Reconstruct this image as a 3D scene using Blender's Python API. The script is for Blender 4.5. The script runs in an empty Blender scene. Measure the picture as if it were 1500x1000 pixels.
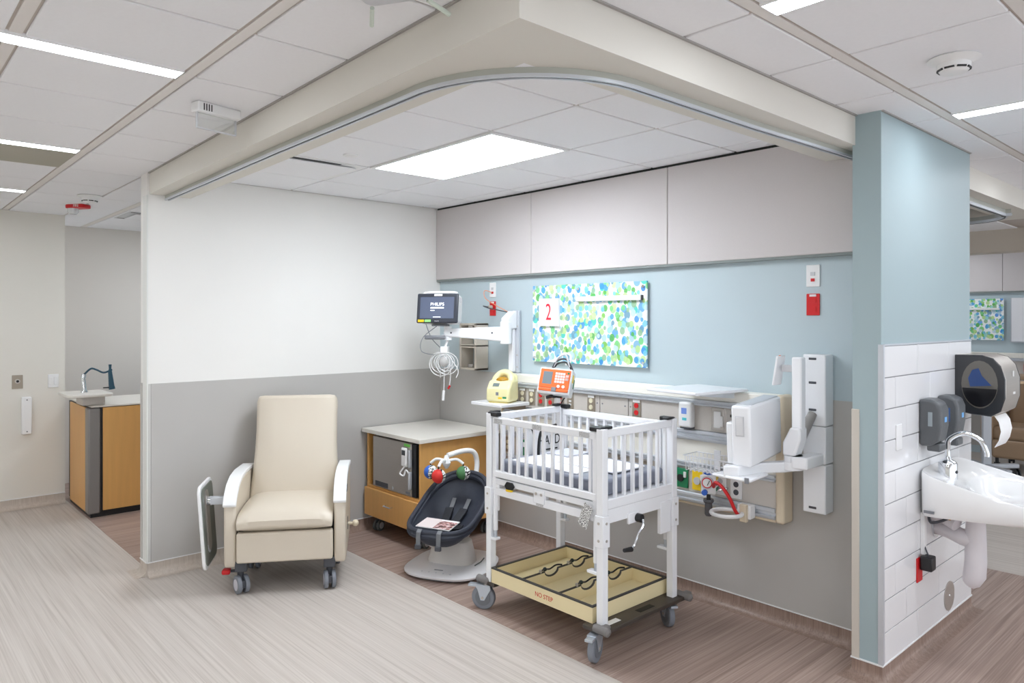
import bpy, bmesh, math, random
from mathutils import Vector, Matrix
random.seed(7)
SC = bpy.context.scene
COL = SC.collection
R = math.radians
PI = math.pi

# ------------------------------------------------------------------ camera, world, exposure
cam = bpy.data.cameras.new('camera'); camo = bpy.data.objects.new('camera', cam); COL.objects.link(camo)
cam.sensor_width = 36.0; cam.lens = 1062.0/1500*36.0; cam.shift_y = -32.0/1500
cam.clip_start = 0.05
camo.location = (5.0804, -3.7648, 1.67); camo.rotation_euler = (R(90), 0, R(47.8))
SC.camera = camo
w = bpy.data.worlds.new('world'); SC.world = w; w.use_nodes = True
w.node_tree.nodes['Background'].inputs[0].default_value = (0.86, 0.92, 1.0, 1)
w.node_tree.nodes['Background'].inputs[1].default_value = 1.15
SC.view_settings.view_transform = 'Standard'; SC.view_settings.look = 'None'
SC.view_settings.exposure = 0.63; SC.view_settings.gamma = 1.0
SC.view_settings.use_curve_mapping = False
LIGHT_BAY, LIGHT_STRIP = 14.0, 18.0        # radiance of the ceiling fixtures

# ------------------------------------------------------------------ materials
def S(r, g, b):
    f = lambda c: (c/255/12.92) if c/255 <= 0.04045 else ((c/255+0.055)/1.055)**2.4
    return (f(r), f(g), f(b), 1)
MATS = {}
def mat(name, col, rough=0.5, metal=0.0, noise=None, bump=0.0, bscale=200, emit=0, trans=0, coat=0, alpha=1, spec=0.5):
    if name in MATS: return MATS[name]
    m = bpy.data.materials.new(name); m.use_nodes = True; MATS[name] = m
    nt = m.node_tree; b = nt.nodes['Principled BSDF']
    b.inputs['Base Color'].default_value = col
    b.inputs['Roughness'].default_value = rough; b.inputs['Metallic'].default_value = metal
    b.inputs['Specular IOR Level'].default_value = spec
    b.inputs['Coat Weight'].default_value = coat
    b.inputs['Transmission Weight'].default_value = trans
    b.inputs['Alpha'].default_value = alpha
    if emit:
        b.inputs['Emission Color'].default_value = col; b.inputs['Emission Strength'].default_value = emit
    tc = nt.nodes.new('ShaderNodeTexCoord')
    if noise:
        sc, amt = noise
        n = nt.nodes.new('ShaderNodeTexNoise'); n.inputs['Detail'].default_value = 4
        mp = nt.nodes.new('ShaderNodeMapping'); mp.inputs['Scale'].default_value = sc if isinstance(sc, tuple) else (sc, sc, sc)
        nt.links.new(tc.outputs['Object'], mp.inputs['Vector']); nt.links.new(mp.outputs['Vector'], n.inputs['Vector'])
        n.inputs['Scale'].default_value = 1.0
        mx = nt.nodes.new('ShaderNodeMix'); mx.data_type = 'RGBA'
        mx.inputs['A'].default_value = tuple(c*(1-amt) for c in col[:3])+(1,)
        mx.inputs['B'].default_value = tuple(min(1, c*(1+amt)) for c in col[:3])+(1,)
        nt.links.new(n.outputs['Fac'], mx.inputs['Factor']); nt.links.new(mx.outputs['Result'], b.inputs['Base Color'])
    if bump:
        n2 = nt.nodes.new('ShaderNodeTexNoise'); n2.inputs['Scale'].default_value = bscale
        nt.links.new(tc.outputs['Object'], n2.inputs['Vector'])
        bp = nt.nodes.new('ShaderNodeBump'); bp.inputs['Strength'].default_value = bump; bp.inputs['Distance'].default_value = 0.002
        nt.links.new(n2.outputs['Fac'], bp.inputs['Height']); nt.links.new(bp.outputs['Normal'], b.inputs['Normal'])
    return m

def streak(name, cols, along, rough=0.42):
    """sheet vinyl with fine streaks running along one axis"""
    m = bpy.data.materials.new(name); m.use_nodes = True; MATS[name] = m
    nt = m.node_tree; b = nt.nodes['Principled BSDF']; b.inputs['Roughness'].default_value = rough
    tc = nt.nodes.new('ShaderNodeTexCoord')
    facs = []
    for k, (lo, hi) in enumerate(((0.7, 42), (1.6, 150))):
        mp = nt.nodes.new('ShaderNodeMapping')
        mp.inputs['Scale'].default_value = (lo, hi, hi) if along == 'x' else (hi, lo, hi)
        if along == 'z': mp.inputs['Scale'].default_value = (hi, hi, lo)
        mp.inputs['Location'].default_value = (k*3.1, k*1.7, 0)
        n = nt.nodes.new('ShaderNodeTexNoise'); n.inputs['Scale'].default_value = 1; n.inputs['Detail'].default_value = 3
        nt.links.new(tc.outputs['Object'], mp.inputs['Vector']); nt.links.new(mp.outputs['Vector'], n.inputs['Vector']); facs.append(n)
    ad = nt.nodes.new('ShaderNodeMath'); ad.operation = 'MULTIPLY_ADD'; ad.inputs[1].default_value = 0.5
    hf = nt.nodes.new('ShaderNodeMath'); hf.operation = 'MULTIPLY'; hf.inputs[1].default_value = 0.5
    nt.links.new(facs[0].outputs['Fac'], hf.inputs[0]); nt.links.new(facs[1].outputs['Fac'], ad.inputs[0]); nt.links.new(hf.outputs[0], ad.inputs[2])
    rp = nt.nodes.new('ShaderNodeValToRGB'); el = rp.color_ramp.elements
    el[0].position = 0.34; el[0].color = cols[0]; el[1].position = 0.66; el[1].color = cols[2]
    e = el.new(0.5); e.color = cols[1]
    nt.links.new(ad.outputs[0], rp.inputs['Fac']); nt.links.new(rp.outputs['Color'], b.inputs['Base Color'])
    return m

def dots(name):
    """printed art of blue, aqua and green watercolour dots on white"""
    m = bpy.data.materials.new(name); m.use_nodes = True; MATS[name] = m
    nt = m.node_tree; b = nt.nodes['Principled BSDF']; b.inputs['Roughness'].default_value = 0.3
    tc = nt.nodes.new('ShaderNodeTexCoord'); prev = None
    pals = [[S(96,170,232), S(150,205,120), S(60,205,190), S(130,185,215), S(120,195,70), S(175,215,150)],
            [S(178,214,235), S(90,180,80), S(110,160,185), S(205,230,165), S(70,150,225), S(160,220,215)],
            [S(190,225,150), S(120,200,225), S(200,225,235), S(150,190,150), S(130,215,140), S(80,165,220)]]
    for k, sc in enumerate((14, 17, 20)):
        mp = nt.nodes.new('ShaderNodeMapping'); mp.inputs['Scale'].default_value = (sc, 0.001, sc*0.86); mp.inputs['Location'].default_value = (k*7.3, 0, k*3.9)
        v = nt.nodes.new('ShaderNodeTexVoronoi'); v.voronoi_dimensions = '2D'; v.inputs['Scale'].default_value = 1; v.inputs['Randomness'].default_value = 0.9
        sp = nt.nodes.new('ShaderNodeSeparateXYZ'); cb = nt.nodes.new('ShaderNodeCombineXYZ')
        nt.links.new(tc.outputs['Object'], mp.inputs['Vector']); nt.links.new(mp.outputs['Vector'], sp.inputs[0])
        nt.links.new(sp.outputs['X'], cb.inputs['X']); nt.links.new(sp.outputs['Z'], cb.inputs['Y']); nt.links.new(cb.outputs[0], v.inputs['Vector'])
        sc2 = nt.nodes.new('ShaderNodeSeparateColor'); nt.links.new(v.outputs['Color'], sc2.inputs[0])
        rp = nt.nodes.new('ShaderNodeValToRGB'); rp.color_ramp.interpolation = 'CONSTANT'; el = rp.color_ramp.elements
        el[0].position = 0; el[0].color = pals[k][0]; el[1].position = 1/6; el[1].color = pals[k][1]
        for q in range(2, 6): e = el.new(q/6); e.color = pals[k][q]
        nt.links.new(sc2.outputs['Red'], rp.inputs['Fac'])
        # the dot's radius changes from dot to dot
        rad = nt.nodes.new('ShaderNodeMath'); rad.operation = 'MULTIPLY_ADD'; rad.inputs[1].default_value = 0.22; rad.inputs[2].default_value = 0.22
        nt.links.new(sc2.outputs['Green'], rad.inputs[0])
        lt = nt.nodes.new('ShaderNodeMath'); lt.operation = 'LESS_THAN'; nt.links.new(v.outputs['Distance'], lt.inputs[0]); nt.links.new(rad.outputs[0], lt.inputs[1])
        am = nt.nodes.new('ShaderNodeMath'); am.operation = 'MULTIPLY'; am.inputs[1].default_value = 0.92; nt.links.new(lt.outputs[0], am.inputs[0])
        mx = nt.nodes.new('ShaderNodeMix'); mx.data_type = 'RGBA'; mx.blend_type = 'MIX'
        nt.links.new(am.outputs[0], mx.inputs['Factor']); nt.links.new(rp.outputs['Color'], mx.inputs['B'])
        if prev is None: mx.inputs['A'].default_value = S(246,250,250)
        else: nt.links.new(prev, mx.inputs['A'])
        prev = mx.outputs['Result']
    nt.links.new(prev, b.inputs['Base Color'])
    return m

def scribble(name, paper, ink, sx, sz, thr=0.52):
    """a small printed text block: rows of ink dashes"""
    m = bpy.data.materials.new(name); m.use_nodes = True; MATS[name] = m
    nt = m.node_tree; b = nt.nodes['Principled BSDF']; b.inputs['Roughness'].default_value = 0.5
    tc = nt.nodes.new('ShaderNodeTexCoord'); mp = nt.nodes.new('ShaderNodeMapping'); mp.inputs['Scale'].default_value = (sx, 1, sz)
    n = nt.nodes.new('ShaderNodeTexNoise'); n.inputs['Scale'].default_value = 1; n.inputs['Detail'].default_value = 1
    gt = nt.nodes.new('ShaderNodeMath'); gt.operation = 'GREATER_THAN'; gt.inputs[1].default_value = thr
    mx = nt.nodes.new('ShaderNodeMix'); mx.data_type = 'RGBA'; mx.inputs['A'].default_value = paper; mx.inputs['B'].default_value = ink
    nt.links.new(tc.outputs['Generated'], mp.inputs[0]); nt.links.new(mp.outputs[0], n.inputs['Vector']); nt.links.new(n.outputs['Fac'], gt.inputs[0])
    nt.links.new(gt.outputs[0], mx.inputs['Factor']); nt.links.new(mx.outputs['Result'], b.inputs['Base Color'])
    return m

WHITE  = mat('wall_white', S(238,236,232), 0.6, noise=(3, 0.015))
CREAMW = mat('wall_cream', S(228,222,208), 0.6, noise=(3, 0.015))
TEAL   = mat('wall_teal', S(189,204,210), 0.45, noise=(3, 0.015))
GREIGE = mat('wainscot_greige', S(188,185,181), 0.42, noise=(4, 0.02), bump=0.06, bscale=350)
BEIGEW = mat('corridor_wall', S(229,225,216), 0.6)
TILE   = mat('ceiling_tile', S(245,245,248), 0.9, noise=(60, 0.02), bump=0.15, bscale=500)
GRID   = mat('ceiling_grid', S(196,186,178), 0.6)
RIB    = mat('ceiling_rib', S(232,227,223), 0.5)
SOFF   = mat('soffit_cream', S(224,220,211), 0.6)
PLASTIC= mat('white_plastic', S(240,240,240), 0.35)
ENAMEL = mat('white_enamel', S(243,244,247), 0.25, coat=0.3)
GREYPL = mat('light_grey_plastic', S(205,206,210), 0.4)
MIDGREY= mat('mid_grey', S(128,130,136), 0.45)
DKGREY = mat('dark_grey', S(72,74,80), 0.5)
BLACK  = mat('black_plastic', S(26,27,30), 0.4)
RUBBER = mat('grey_rubber', S(126,130,138), 0.6)
CHROME = mat('chrome', S(225,228,232), 0.12, 1.0)
STEEL  = mat('brushed_steel', S(196,190,184), 0.38, 0.75, noise=((4, 4, 220), 0.08))
ALU    = mat('aluminium', S(208,212,218), 0.4, 0.45)
ZINC   = mat('zinc', S(196,204,214), 0.35, 0.7)
WOOD   = mat('maple_laminate', S(222,168,98), 0.38, noise=((30, 30, 2.2), 0.10))
LAMTOP = mat('laminate_top', S(226,221,212), 0.35, noise=(120, 0.02))
VINYL  = mat('cream_vinyl', S(213,202,185), 0.42, bump=0.05, bscale=300)
FABRIC = None
RED    = mat('red_plastic', S(214,28,34), 0.4)
IVORY  = mat('ivory_plastic', S(228,220,192), 0.4)
PLATE  = mat('steel_plate', S(168,158,144), 0.4, 0.6)
UNITP  = mat('headwall_panel', S(205,199,192), 0.5)
CREAMP = mat('cream_panel', S(245,242,233), 0.5)
BEIGEC = mat('beige_cap', S(220,205,180), 0.45)
GREEN  = mat('green_plastic', S(28,132,88), 0.4)
YELLOW = mat('yellow_plastic', S(244,206,30), 0.4)
ORANGE = mat('orange_plastic', S(240,110,48), 0.4)
BLUE   = mat('blue_plastic', S(46,98,190), 0.4)
INK    = mat('black_ink', S(18,18,20), 0.6)
CERAM  = mat('white_ceramic', S(246,246,246), 0.12, coat=0.5)
GLAZE  = mat('glazed_tile', S(240,240,242), 0.14, coat=0.4)
GROUT  = mat('grout', S(140,140,143), 0.8)
SLEEVE = mat('trap_cover_vinyl', S(226,222,226), 0.4)
CLEAR  = mat('clear_plastic', S(235,240,240), 0.08, trans=0.85, alpha=0.55)
GLOWB  = mat('bay_diffuser', (0.87, 0.93, 1.0, 1), 0.5, emit=LIGHT_BAY)
GLOWS  = mat('strip_diffuser', (0.88, 0.935, 1.0, 1), 0.5, emit=LIGHT_STRIP)
DOTS   = dots('dot_print')
BEIGEF = streak('beige_sheet_vinyl', [S(178,168,159), S(196,187,179), S(207,199,191)], 'x')
BROWNF = streak('brown_sheet_vinyl', [S(134,113,103), S(162,140,129), S(182,161,150)], 'y')
BROWNB = streak('brown_cove_vinyl', [S(128,106,95), S(148,125,113), S(164,142,130)], 'z')
BEIGEB = streak('beige_cove_vinyl', [S(182,169,156), S(194,182,170), S(203,192,181)], 'z')

# ------------------------------------------------------------------ mesh helpers
class G:
    def __init__(s): s.v = []; s.f = []
    def add(s, vs, fs):
        o = len(s.v); s.v += [tuple(p) for p in vs]; s.f += [tuple(i+o for i in f) for f in fs]; return s
    def box(s, x0, x1, y0, y1, z0, z1, M=None):
        p = [(x0,y0,z0),(x1,y0,z0),(x1,y1,z0),(x0,y1,z0),(x0,y0,z1),(x1,y0,z1),(x1,y1,z1),(x0,y1,z1)]
        if M: p = [M @ Vector(q) for q in p]
        return s.add(p, [(3,2,1,0),(4,5,6,7),(0,1,5,4),(1,2,6,5),(2,3,7,6),(3,0,4,7)])
    def cbox(s, c, d, M=None):
        return s.box(c[0]-d[0]/2, c[0]+d[0]/2, c[1]-d[1]/2, c[1]+d[1]/2, c[2]-d[2]/2, c[2]+d[2]/2, M)
    def prism(s, pts, axis, a, b, M=None):
        """polygon of 2-D points pushed along an axis; axis x: (y,z), y: (x,z), z: (x,y)"""
        n = len(pts)
        mk = {'x': lambda p, t: (t, p[0], p[1]), 'y': lambda p, t: (p[0], t, p[1]), 'z': lambda p, t: (p[0], p[1], t)}[axis]
        vs = [mk(p, a) for p in pts]+[mk(p, b) for p in pts]
        if M: vs = [M @ Vector(q) for q in vs]
        fs = [tuple(range(n))[::-1], tuple(range(n, 2*n))]+[(i, (i+1) % n, n+(i+1) % n, n+i) for i in range(n)]
        return s.add(vs, fs)
    def tube(s, pts, r, n=10, closed=False, caps=True):
        P = [Vector(p) for p in pts]; k = len(P); rs = r if isinstance(r, (list, tuple)) else [r]*k
        up = None; rings = []
        for i in range(k):
            if closed: t = P[(i+1) % k]-P[i-1]
            else: t = P[min(i+1, k-1)]-P[max(i-1, 0)]
            t.normalize()
            if up is None:
                a = Vector((0,0,1)) if abs(t.z) < 0.9 else Vector((1,0,0)); up = (a-t*a.dot(t)).normalized()
            else:
                up = up-t*up.dot(t); up.normalize()
            sd = t.cross(up)
            rings.append([P[i]+(up*math.cos(2*PI*j/n)+sd*math.sin(2*PI*j/n))*rs[i] for j in range(n)])
        vs = [q for rg in rings for q in rg]; fs = []
        for i in range(k if closed else k-1):
            a, b = i*n, ((i+1) % k)*n
            fs += [(a+j, a+(j+1) % n, b+(j+1) % n, b+j) for j in range(n)]
        if caps and not closed: fs += [tuple(range(n))[::-1], tuple((k-1)*n+j for j in range(n))]
        return s.add(vs, fs)
    def cyl(s, p0, p1, r, r1=None, n=20):
        return s.tube([p0, p1], [r, r if r1 is None else r1], n)
    def sweep(s, prof, path, closed=False):
        """profile (side, up) swept along a horizontal path; side is to the right of travel"""
        k = len(path); n = len(prof); vs = []
        for i in range(k):
            a = Vector(path[max(i-1, 0)]); b = Vector(path[i]); c = Vector(path[min(i+1, k-1)])
            d1 = (b-a).normalized() if i > 0 else (c-b).normalized(); d2 = (c-b).normalized() if i < k-1 else d1
            n1 = Vector((d1.y, -d1.x, 0)); n2 = Vector((d2.y, -d2.x, 0)); m = (n1+n2); m.normalize()
            m /= max(0.3, m.dot(n1))
            vs += [b+m*q[0]+Vector((0,0,q[1])) for q in prof]
        fs = []
        for i in range(k-1):
            fs += [(i*n+j, i*n+(j+1) % n, (i+1)*n+(j+1) % n, (i+1)*n+j) for j in range(n)]
        fs += [tuple(range(n)), tuple((k-1)*n+j for j in range(n))[::-1]]
        return s.add(vs, fs)
    def lathe(s, prof, c=(0,0,0), n=24, M=None):
        vs = []; k = len(prof)
        for r, z in prof: vs += [Vector((c[0]+r*math.cos(2*PI*j/n), c[1]+r*math.sin(2*PI*j/n), c[2]+z)) for j in range(n)]
        if M: vs = [M @ q for q in vs]
        fs = [(i*n+j, i*n+(j+1) % n, (i+1)*n+(j+1) % n, (i+1)*n+j) for i in range(k-1) for j in range(n)]
        fs += [tuple(range(n))[::-1], tuple((k-1)*n+j for j in range(n))]
        return s.add(vs, fs)
    def ball(s, c, r, n=14, sq=(1,1,1)):
        m = n//2; prof = [(max(1e-4, math.sin(PI*i/m)), -math.cos(PI*i/m)) for i in range(m+1)]
        vs = [(c[0]+a*math.cos(2*PI*j/n)*r*sq[0], c[1]+a*math.sin(2*PI*j/n)*r*sq[1], c[2]+b*r*sq[2]) for a, b in prof for j in range(n)]
        return s.add(vs, [(i*n+j, i*n+(j+1) % n, (i+1)*n+(j+1) % n, (i+1)*n+j) for i in range(m) for j in range(n)])
    def loft(s, loops, cap0=True, cap1=True):
        n = len(loops[0]); k = len(loops); vs = [p for l in loops for p in l]
        fs = [(i*n+j, i*n+(j+1) % n, (i+1)*n+(j+1) % n, (i+1)*n+j) for i in range(k-1) for j in range(n)]
        if cap0: fs.append(tuple(range(n))[::-1])
        if cap1: fs.append(tuple((k-1)*n+j for j in range(n)))
        return s.add(vs, fs)
    def mesh(s, name, m, bend=35):
        me = bpy.data.meshes.new(name); me.from_pydata(s.v, [], s.f); me.materials.append(m)
        bm = bmesh.new(); bm.from_mesh(me); bmesh.ops.recalc_face_normals(bm, faces=bm.faces); bm.to_mesh(me); bm.free()
        for p in me.polygons: p.use_smooth = True
        me.set_sharp_from_angle(angle=R(bend))
        return me
    def build(s, name, m, parent=None, bevel=0, seg=2, label=None, bend=35):
        o = bpy.data.objects.new(name, s.mesh(name, m, bend)); COL.objects.link(o); o.parent = parent
        if bevel:
            b = o.modifiers.new('edge', 'BEVEL'); b.width = bevel; b.segments = seg; b.limit_method = 'ANGLE'; b.angle_limit = R(40); b.harden_normals = False
        if label: o['label'] = label
        return o

def Box(name, m, parent, x0, x1, y0, y1, z0, z1, bevel=0.0, M=None, label=None, seg=2):
    return G().box(x0, x1, y0, y1, z0, z1, M).build(name, m, parent, bevel, seg, label)
def thing(name, label, cat, loc=(0,0,0), rz=0, group=None):
    o = bpy.data.objects.new(name, None); COL.objects.link(o); o.empty_display_size = 0.1
    o.location = loc; o.rotation_euler = (0, 0, R(rz)); o['label'] = label; o['category'] = cat
    if group: o['group'] = group
    return o
def tag(o, label, cat, group=None):
    o['label'] = label; o['category'] = cat
    if group: o['group'] = group
    return o
def struct(o, label, cat):
    o['kind'] = 'structure'; o['label'] = label; o['category'] = cat; return o
def text(body, size, m, parent, loc, rot=(90,0,0), align='CENTER', name='lettering'):
    c = bpy.data.curves.new(name, 'FONT'); c.body = body; c.size = size; c.extrude = 0.0004; c.align_x = align; c.align_y = 'CENTER'
    tmp = bpy.data.objects.new('tmp_text', c); COL.objects.link(tmp)
    me = bpy.data.meshes.new_from_object(tmp.evaluated_get(bpy.context.evaluated_depsgraph_get())); me.materials.clear(); me.materials.append(m); me.name = name
    bpy.data.objects.remove(tmp); bpy.data.curves.remove(c)
    o = bpy.data.objects.new(name, me); COL.objects.link(o); o.parent = parent
    o.location = loc; o.rotation_euler = tuple(R(a) for a in rot); return o
def arc(c, r, a0, a1, n, z=None):
    return [(c[0]+r*math.cos(R(a0+(a1-a0)*i/n)), c[1]+r*math.sin(R(a0+(a1-a0)*i/n)))+((z,) if z is not None else ()) for i in range(n+1)]
def rrect(x0, x1, y0, y1, r, n=4):
    return arc((x1-r, y1-r), r, 0, 90, n)+arc((x0+r, y1-r), r, 90, 180, n)+arc((x0+r, y0+r), r, 180, 270, n)+arc((x1-r, y0+r), r, 270, 360, n)
def bez(p0, p1, p2, p3, n=12):
    P = [Vector(p) for p in (p0, p1, p2, p3)]
    return [P[0]*(1-t)**3+P[1]*3*t*(1-t)**2+P[2]*3*t*t*(1-t)+P[3]*t**3 for t in [i/n for i in range(n+1)]]
def spline(pts, n=8):
    P = [Vector(p) for p in pts]; out = []
    for i in range(len(P)-1):
        a, b, c, d = P[max(i-1, 0)], P[i], P[i+1], P[min(i+2, len(P)-1)]
        for k in range(n):
            t = k/n; out.append(0.5*((2*b)+(c-a)*t+(2*a-5*b+4*c-d)*t*t+(3*b-a-3*c+d)*t**3))
    return out+[P[-1]]
def place(M3, loc): return Matrix.Translation(Vector(loc)) @ M3.to_4x4()
def rotM(rx=0, ry=0, rz=0, loc=(0,0,0)):
    return Matrix.Translation(Vector(loc)) @ Matrix.Rotation(R(rz), 4, 'Z') @ Matrix.Rotation(R(ry), 4, 'Y') @ Matrix.Rotation(R(rx), 4, 'X')

# ------------------------------------------------------------------ the setting
CZ = 2.627                                        # ceiling height
fl = G().box(-6, 9, -8, 9, -0.08, 0).build('floor', BEIGEF)
struct(fl, 'pale beige streaked sheet vinyl floor of the corridor', 'floor')
bf = G().prism([(0.0,-1.12),(9,-1.2),(9,1.87),(-0.0,1.87)], 'z', 0.0, 0.0015).build('floor_bay', BROWNF)
struct(bf, 'brown wood-look streaked vinyl floor in the patient bay', 'floor')
af = G().prism([(-3.45,-2.315),(-0.137,-2.315),(-0.137,0),(-3.45,0)], 'z', 0.0, 0.0015).build('floor_alcove', BROWNF)
struct(af, 'dark brown vinyl floor behind the work station', 'floor')

# ---- walls
WT = 0.137
wl = Box('wall_left', WHITE, None, -WT, 0, -2.357, 0.0, 0, CZ)
struct(wl, 'white partition wall behind the cream recliner', 'wall')
Box('wainscot_panel', GREIGE, wl, 0, 0.005, -2.335, -0.002, 0.09, 1.252)
Box('wainscot_edge', mat('edge_strip', S(205,204,200), 0.4), wl, 0.0, 0.0056, -2.352, -2.338, 0.09, 1.252)
Box('corner_guard', GREIGE, wl, -WT-0.004, -WT+0.035, -2.3605, -2.30, 0.09, 1.252)
Box('corner_guard', mat('white_guard', S(228,228,224), 0.4), wl, -WT+0.05, 0.003, -2.3605, -2.352, 0.09, 2.48)
wb = Box('wall_back', TEAL, None, -3.6, 3.70, 0.0, 0.12, 0, CZ+0.02)
struct(wb, 'pale teal headwall of the bay', 'wall')
Box('wainscot_panel', GREIGE, wb, 0.006, 3.632, -0.005, 0, 0.09, 1.252)
PANELF = mat('fabric_panel', S(210,204,203), 0.85, noise=((160, 160, 900), 0.06), bump=0.35, bscale=900)
for x0, x1 in ((0.004, 1.185), (1.189, 2.405), (2.409, 3.63)):
    Box('acoustic_panel', PANELF, wb, x0, x1, -0.045, 0, 2.012, 2.611, 0.004)
Box('panel_trim', mat('panel_trim', S(132,140,138), 0.5), wb, 0.004, 3.63, -0.040, 0, 1.998, 2.012)
Box('shadow_gap', mat('gap_dark', S(40,44,42), 0.8), wb, 0.004, 3.63, -0.03, 0, 2.611, CZ+0.01)
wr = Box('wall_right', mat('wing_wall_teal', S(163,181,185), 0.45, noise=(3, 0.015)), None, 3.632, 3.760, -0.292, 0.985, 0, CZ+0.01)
struct(wr, 'pale teal wing wall carrying the white tiled sink splash', 'wall')
Box('corner_guard', mat('guard_beige', S(206,199,188), 0.4), wr, 3.628, 3.664, -0.297, -0.26, 0.09, 1.252, 0.003)
Box('corner_guard', ALU, wr, 3.748, 3.770, -0.2965, -0.2765, 0.09, 1.556)
Box('tile_trim', ALU, wr, 3.7605, 3.770, -0.2765, 0.985, 1.549, 1.557)
Box('tile_grout', GROUT, wr, 3.7595, 3.7645, -0.28, 0.985, 0.088, 1.55)
TH, TL = 0.1462, 0.4545
tcache = {}
def tile_at(parent, y0, y1, z0, z1):
    k = (round(y1-y0, 4), round(z1-z0, 4))
    if k not in tcache: tcache[k] = G().box(0, 0.006, 0.0024, k[0]-0.0024, 0.0024, k[1]-0.0024).mesh('tile', GLAZE)
    o = bpy.data.objects.new('tile', tcache[k]); COL.objects.link(o); o.parent = parent; o.location = (3.7622, y0, z0)
    b = o.modifiers.new('edge', 'BEVEL'); b.width = 0.0012; b.segments = 2
for row in range(10):
    z1 = 1.549-row*TH; z0 = z1-TH
    off = {0: 0.142, 1: -0.142, 2: -0.005}[row % 3]
    js = [-0.2765]+[off+TL*k for k in range(-2, 4) if -0.2765+0.03 < off+TL*k < 0.95]+[0.985]
    for a, b in zip(js[:-1], js[1:]): tile_at(wr, a, b, z0, z1)
wc = Box('wall_corridor', BEIGEW, None, -2.75, -2.60, -8, -2.335, 0, CZ+0.02)
struct(wc, 'cream corridor wall with switches at the far left', 'wall')
wa = Box('wall_alcove', mat('alcove_wall', S(226,220,213), 0.6), None, -3.6, -3.45, -2.40, 0, 0, CZ+0.02)
struct(wa, 'beige wall at the back of the alcove', 'wall')
wk = Box('wall_front', BEIGEW, None, -2.6, 9, -5.9, -5.75, 0, CZ+0.02)
struct(wk, 'cream corridor wall behind the viewer', 'wall')
wf = Box('wall_far', TEAL, None, -1.0, 8, 6.73, 6.85, 0, CZ+0.02)
struct(wf, 'teal headwall of the next bay seen past the wing wall', 'wall')
Box('wainscot_panel', GREIGE, wf, -1, 8, 6.722, 6.73, 0.09, 1.25)
for k in range(5):
    x0 = 0.15+k*1.19
    Box('acoustic_panel', PANELF, wf, x0, x0+1.186, 6.69, 6.73, 2.02, 2.50, 0.003)
Box('panel_trim', MATS['panel_trim'], wf, 0.15, 6.1, 6.695, 6.73, 2.0, 2.02)

# ---- cove bases (the floor sheet rolled up the wall)
def cove(name, path, m, label):
    r = 0.052; prof = [(0, 0.0005)]+[(r-r*math.sin(R(a)), r-r*math.cos(R(a))) for a in range(0, 91, 15)][::1]
    prof = [(-0.002, 0.0)]+[(r+0.02, 0.0012)]+[(0.003+r-r*math.sin(R(a)), 0.0015+r-r*math.cos(R(a))) for a in (0, 18, 36, 54, 72)]+[(0.003, 0.052), (0.003, 0.086), (-0.002, 0.086)]
    o = G().sweep(prof, [(x, y, 0) for x, y in path]).build(name, m, bend=60)
    c = G().sweep([(-0.001, 0.086), (0.007, 0.086), (0.007, 0.0925), (-0.001, 0.0925)], [(x, y, 0) for x, y in path]).build('cap_strip', PLASTIC, o)
    struct(o, label, 'baseboard'); return o
cove('baseboard_left', [(0.0, -2.357), (0.0, -1.12)], BEIGEB, 'beige coved vinyl base behind the recliner')
cove('baseboard_end', [(-WT, -2.30), (-WT, -2.357), (0.0, -2.357)], BEIGEB, 'beige coved base around the partition end')
cove('baseboard_corner', [(0.0, -1.12), (0.0, 0.0)], BROWNB, 'brown coved vinyl base beside the wooden cabinet')
cove('baseboard_back', [(0.0, 0.0), (3.632, 0.0)], BROWNB, 'brown coved vinyl base along the headwall')
cove('baseboard_right', [(3.632, 0.0), (3.632, -0.292), (3.764, -0.292), (3.764, 0.985), (3.632, 0.985)], BROWNB, 'brown coved vinyl base around the tiled wing wall')
cove('baseboard_corridor', [(-2.60, -8), (-2.60, -2.335)], BEIGEB, 'beige coved base under the corridor switches')

# ---- ceiling: slab, grid and lay-in tiles
ce = Box('ceiling', GRID, None, -6, 9, -8, 9, CZ+0.0075, CZ+0.06)
struct(ce, 'suspended ceiling of pale lay-in tiles', 'ceiling')
ccache = {}
def ctile(x0, x1, y0, y1, m=TILE):
    k = (round(x1-x0, 3), round(y1-y0, 3), m.name)
    if k not in ccache: ccache[k] = G().box(0.007, k[0]-0.007, 0.007, k[1]-0.007, 0, 0.02).mesh('tile', m)
    o = bpy.data.objects.new('tile', ccache[k]); COL.objects.link(o); o.parent = ce; o.location = (x0, y0, CZ)
    b = o.modifiers.new('edge', 'BEVEL'); b.width = 0.003; b.segments = 1
def rib(x0, x1, y0, y1): Box('ceiling_rib', RIB, ce, x0, x1, y0, y1, CZ+0.002, CZ+0.02)
bx = [0.0, 0.515, 1.103, 1.691, 2.279, 2.867, 3.46]; by = [-2.30, -1.96, -1.37, -0.78, -0.19, -0.0]
for i in range(6):
    for j in range(5):
        if i in (2, 3) and j == 2: continue
        if i == 1 and j == 1 : continue
        ctile(bx[i], bx[i+1], by[j], by[j+1])
jx = [4.42-0.577*k for k in range(0, 15)]
for a, b in zip(jx[1:], jx[:-1]):
    if a < 3.5: ctile(a, b, -2.77, -2.33 if b > 0 else -2.335)
    for y0, y1 in ((-3.345, -2.815), (-3.92, -3.39), (-4.5, -3.965)):
        if a > -2.6 or True: ctile(max(a, -2.6) if a < -2.6 < b else a, b, y0, y1)
for y in (-2.7925, -3.3675, -3.9425): rib(-6, 9, y-0.0195, y+0.0195)
jy = [0.06+0.58*k for k in range(-4, 12)]
for a, b in zip(jy[:-1], jy[1:]):
    for x0, x1 in ((3.62, 3.905), (3.95, 4.455), (4.50, 5.03), (5.07, 5.6)): ctile(x0, x1, a, b)
for x in (3.9275, 4.4775, 5.05): rib(x-0.0195, x+0.0195, -2.26, 9)
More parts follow.
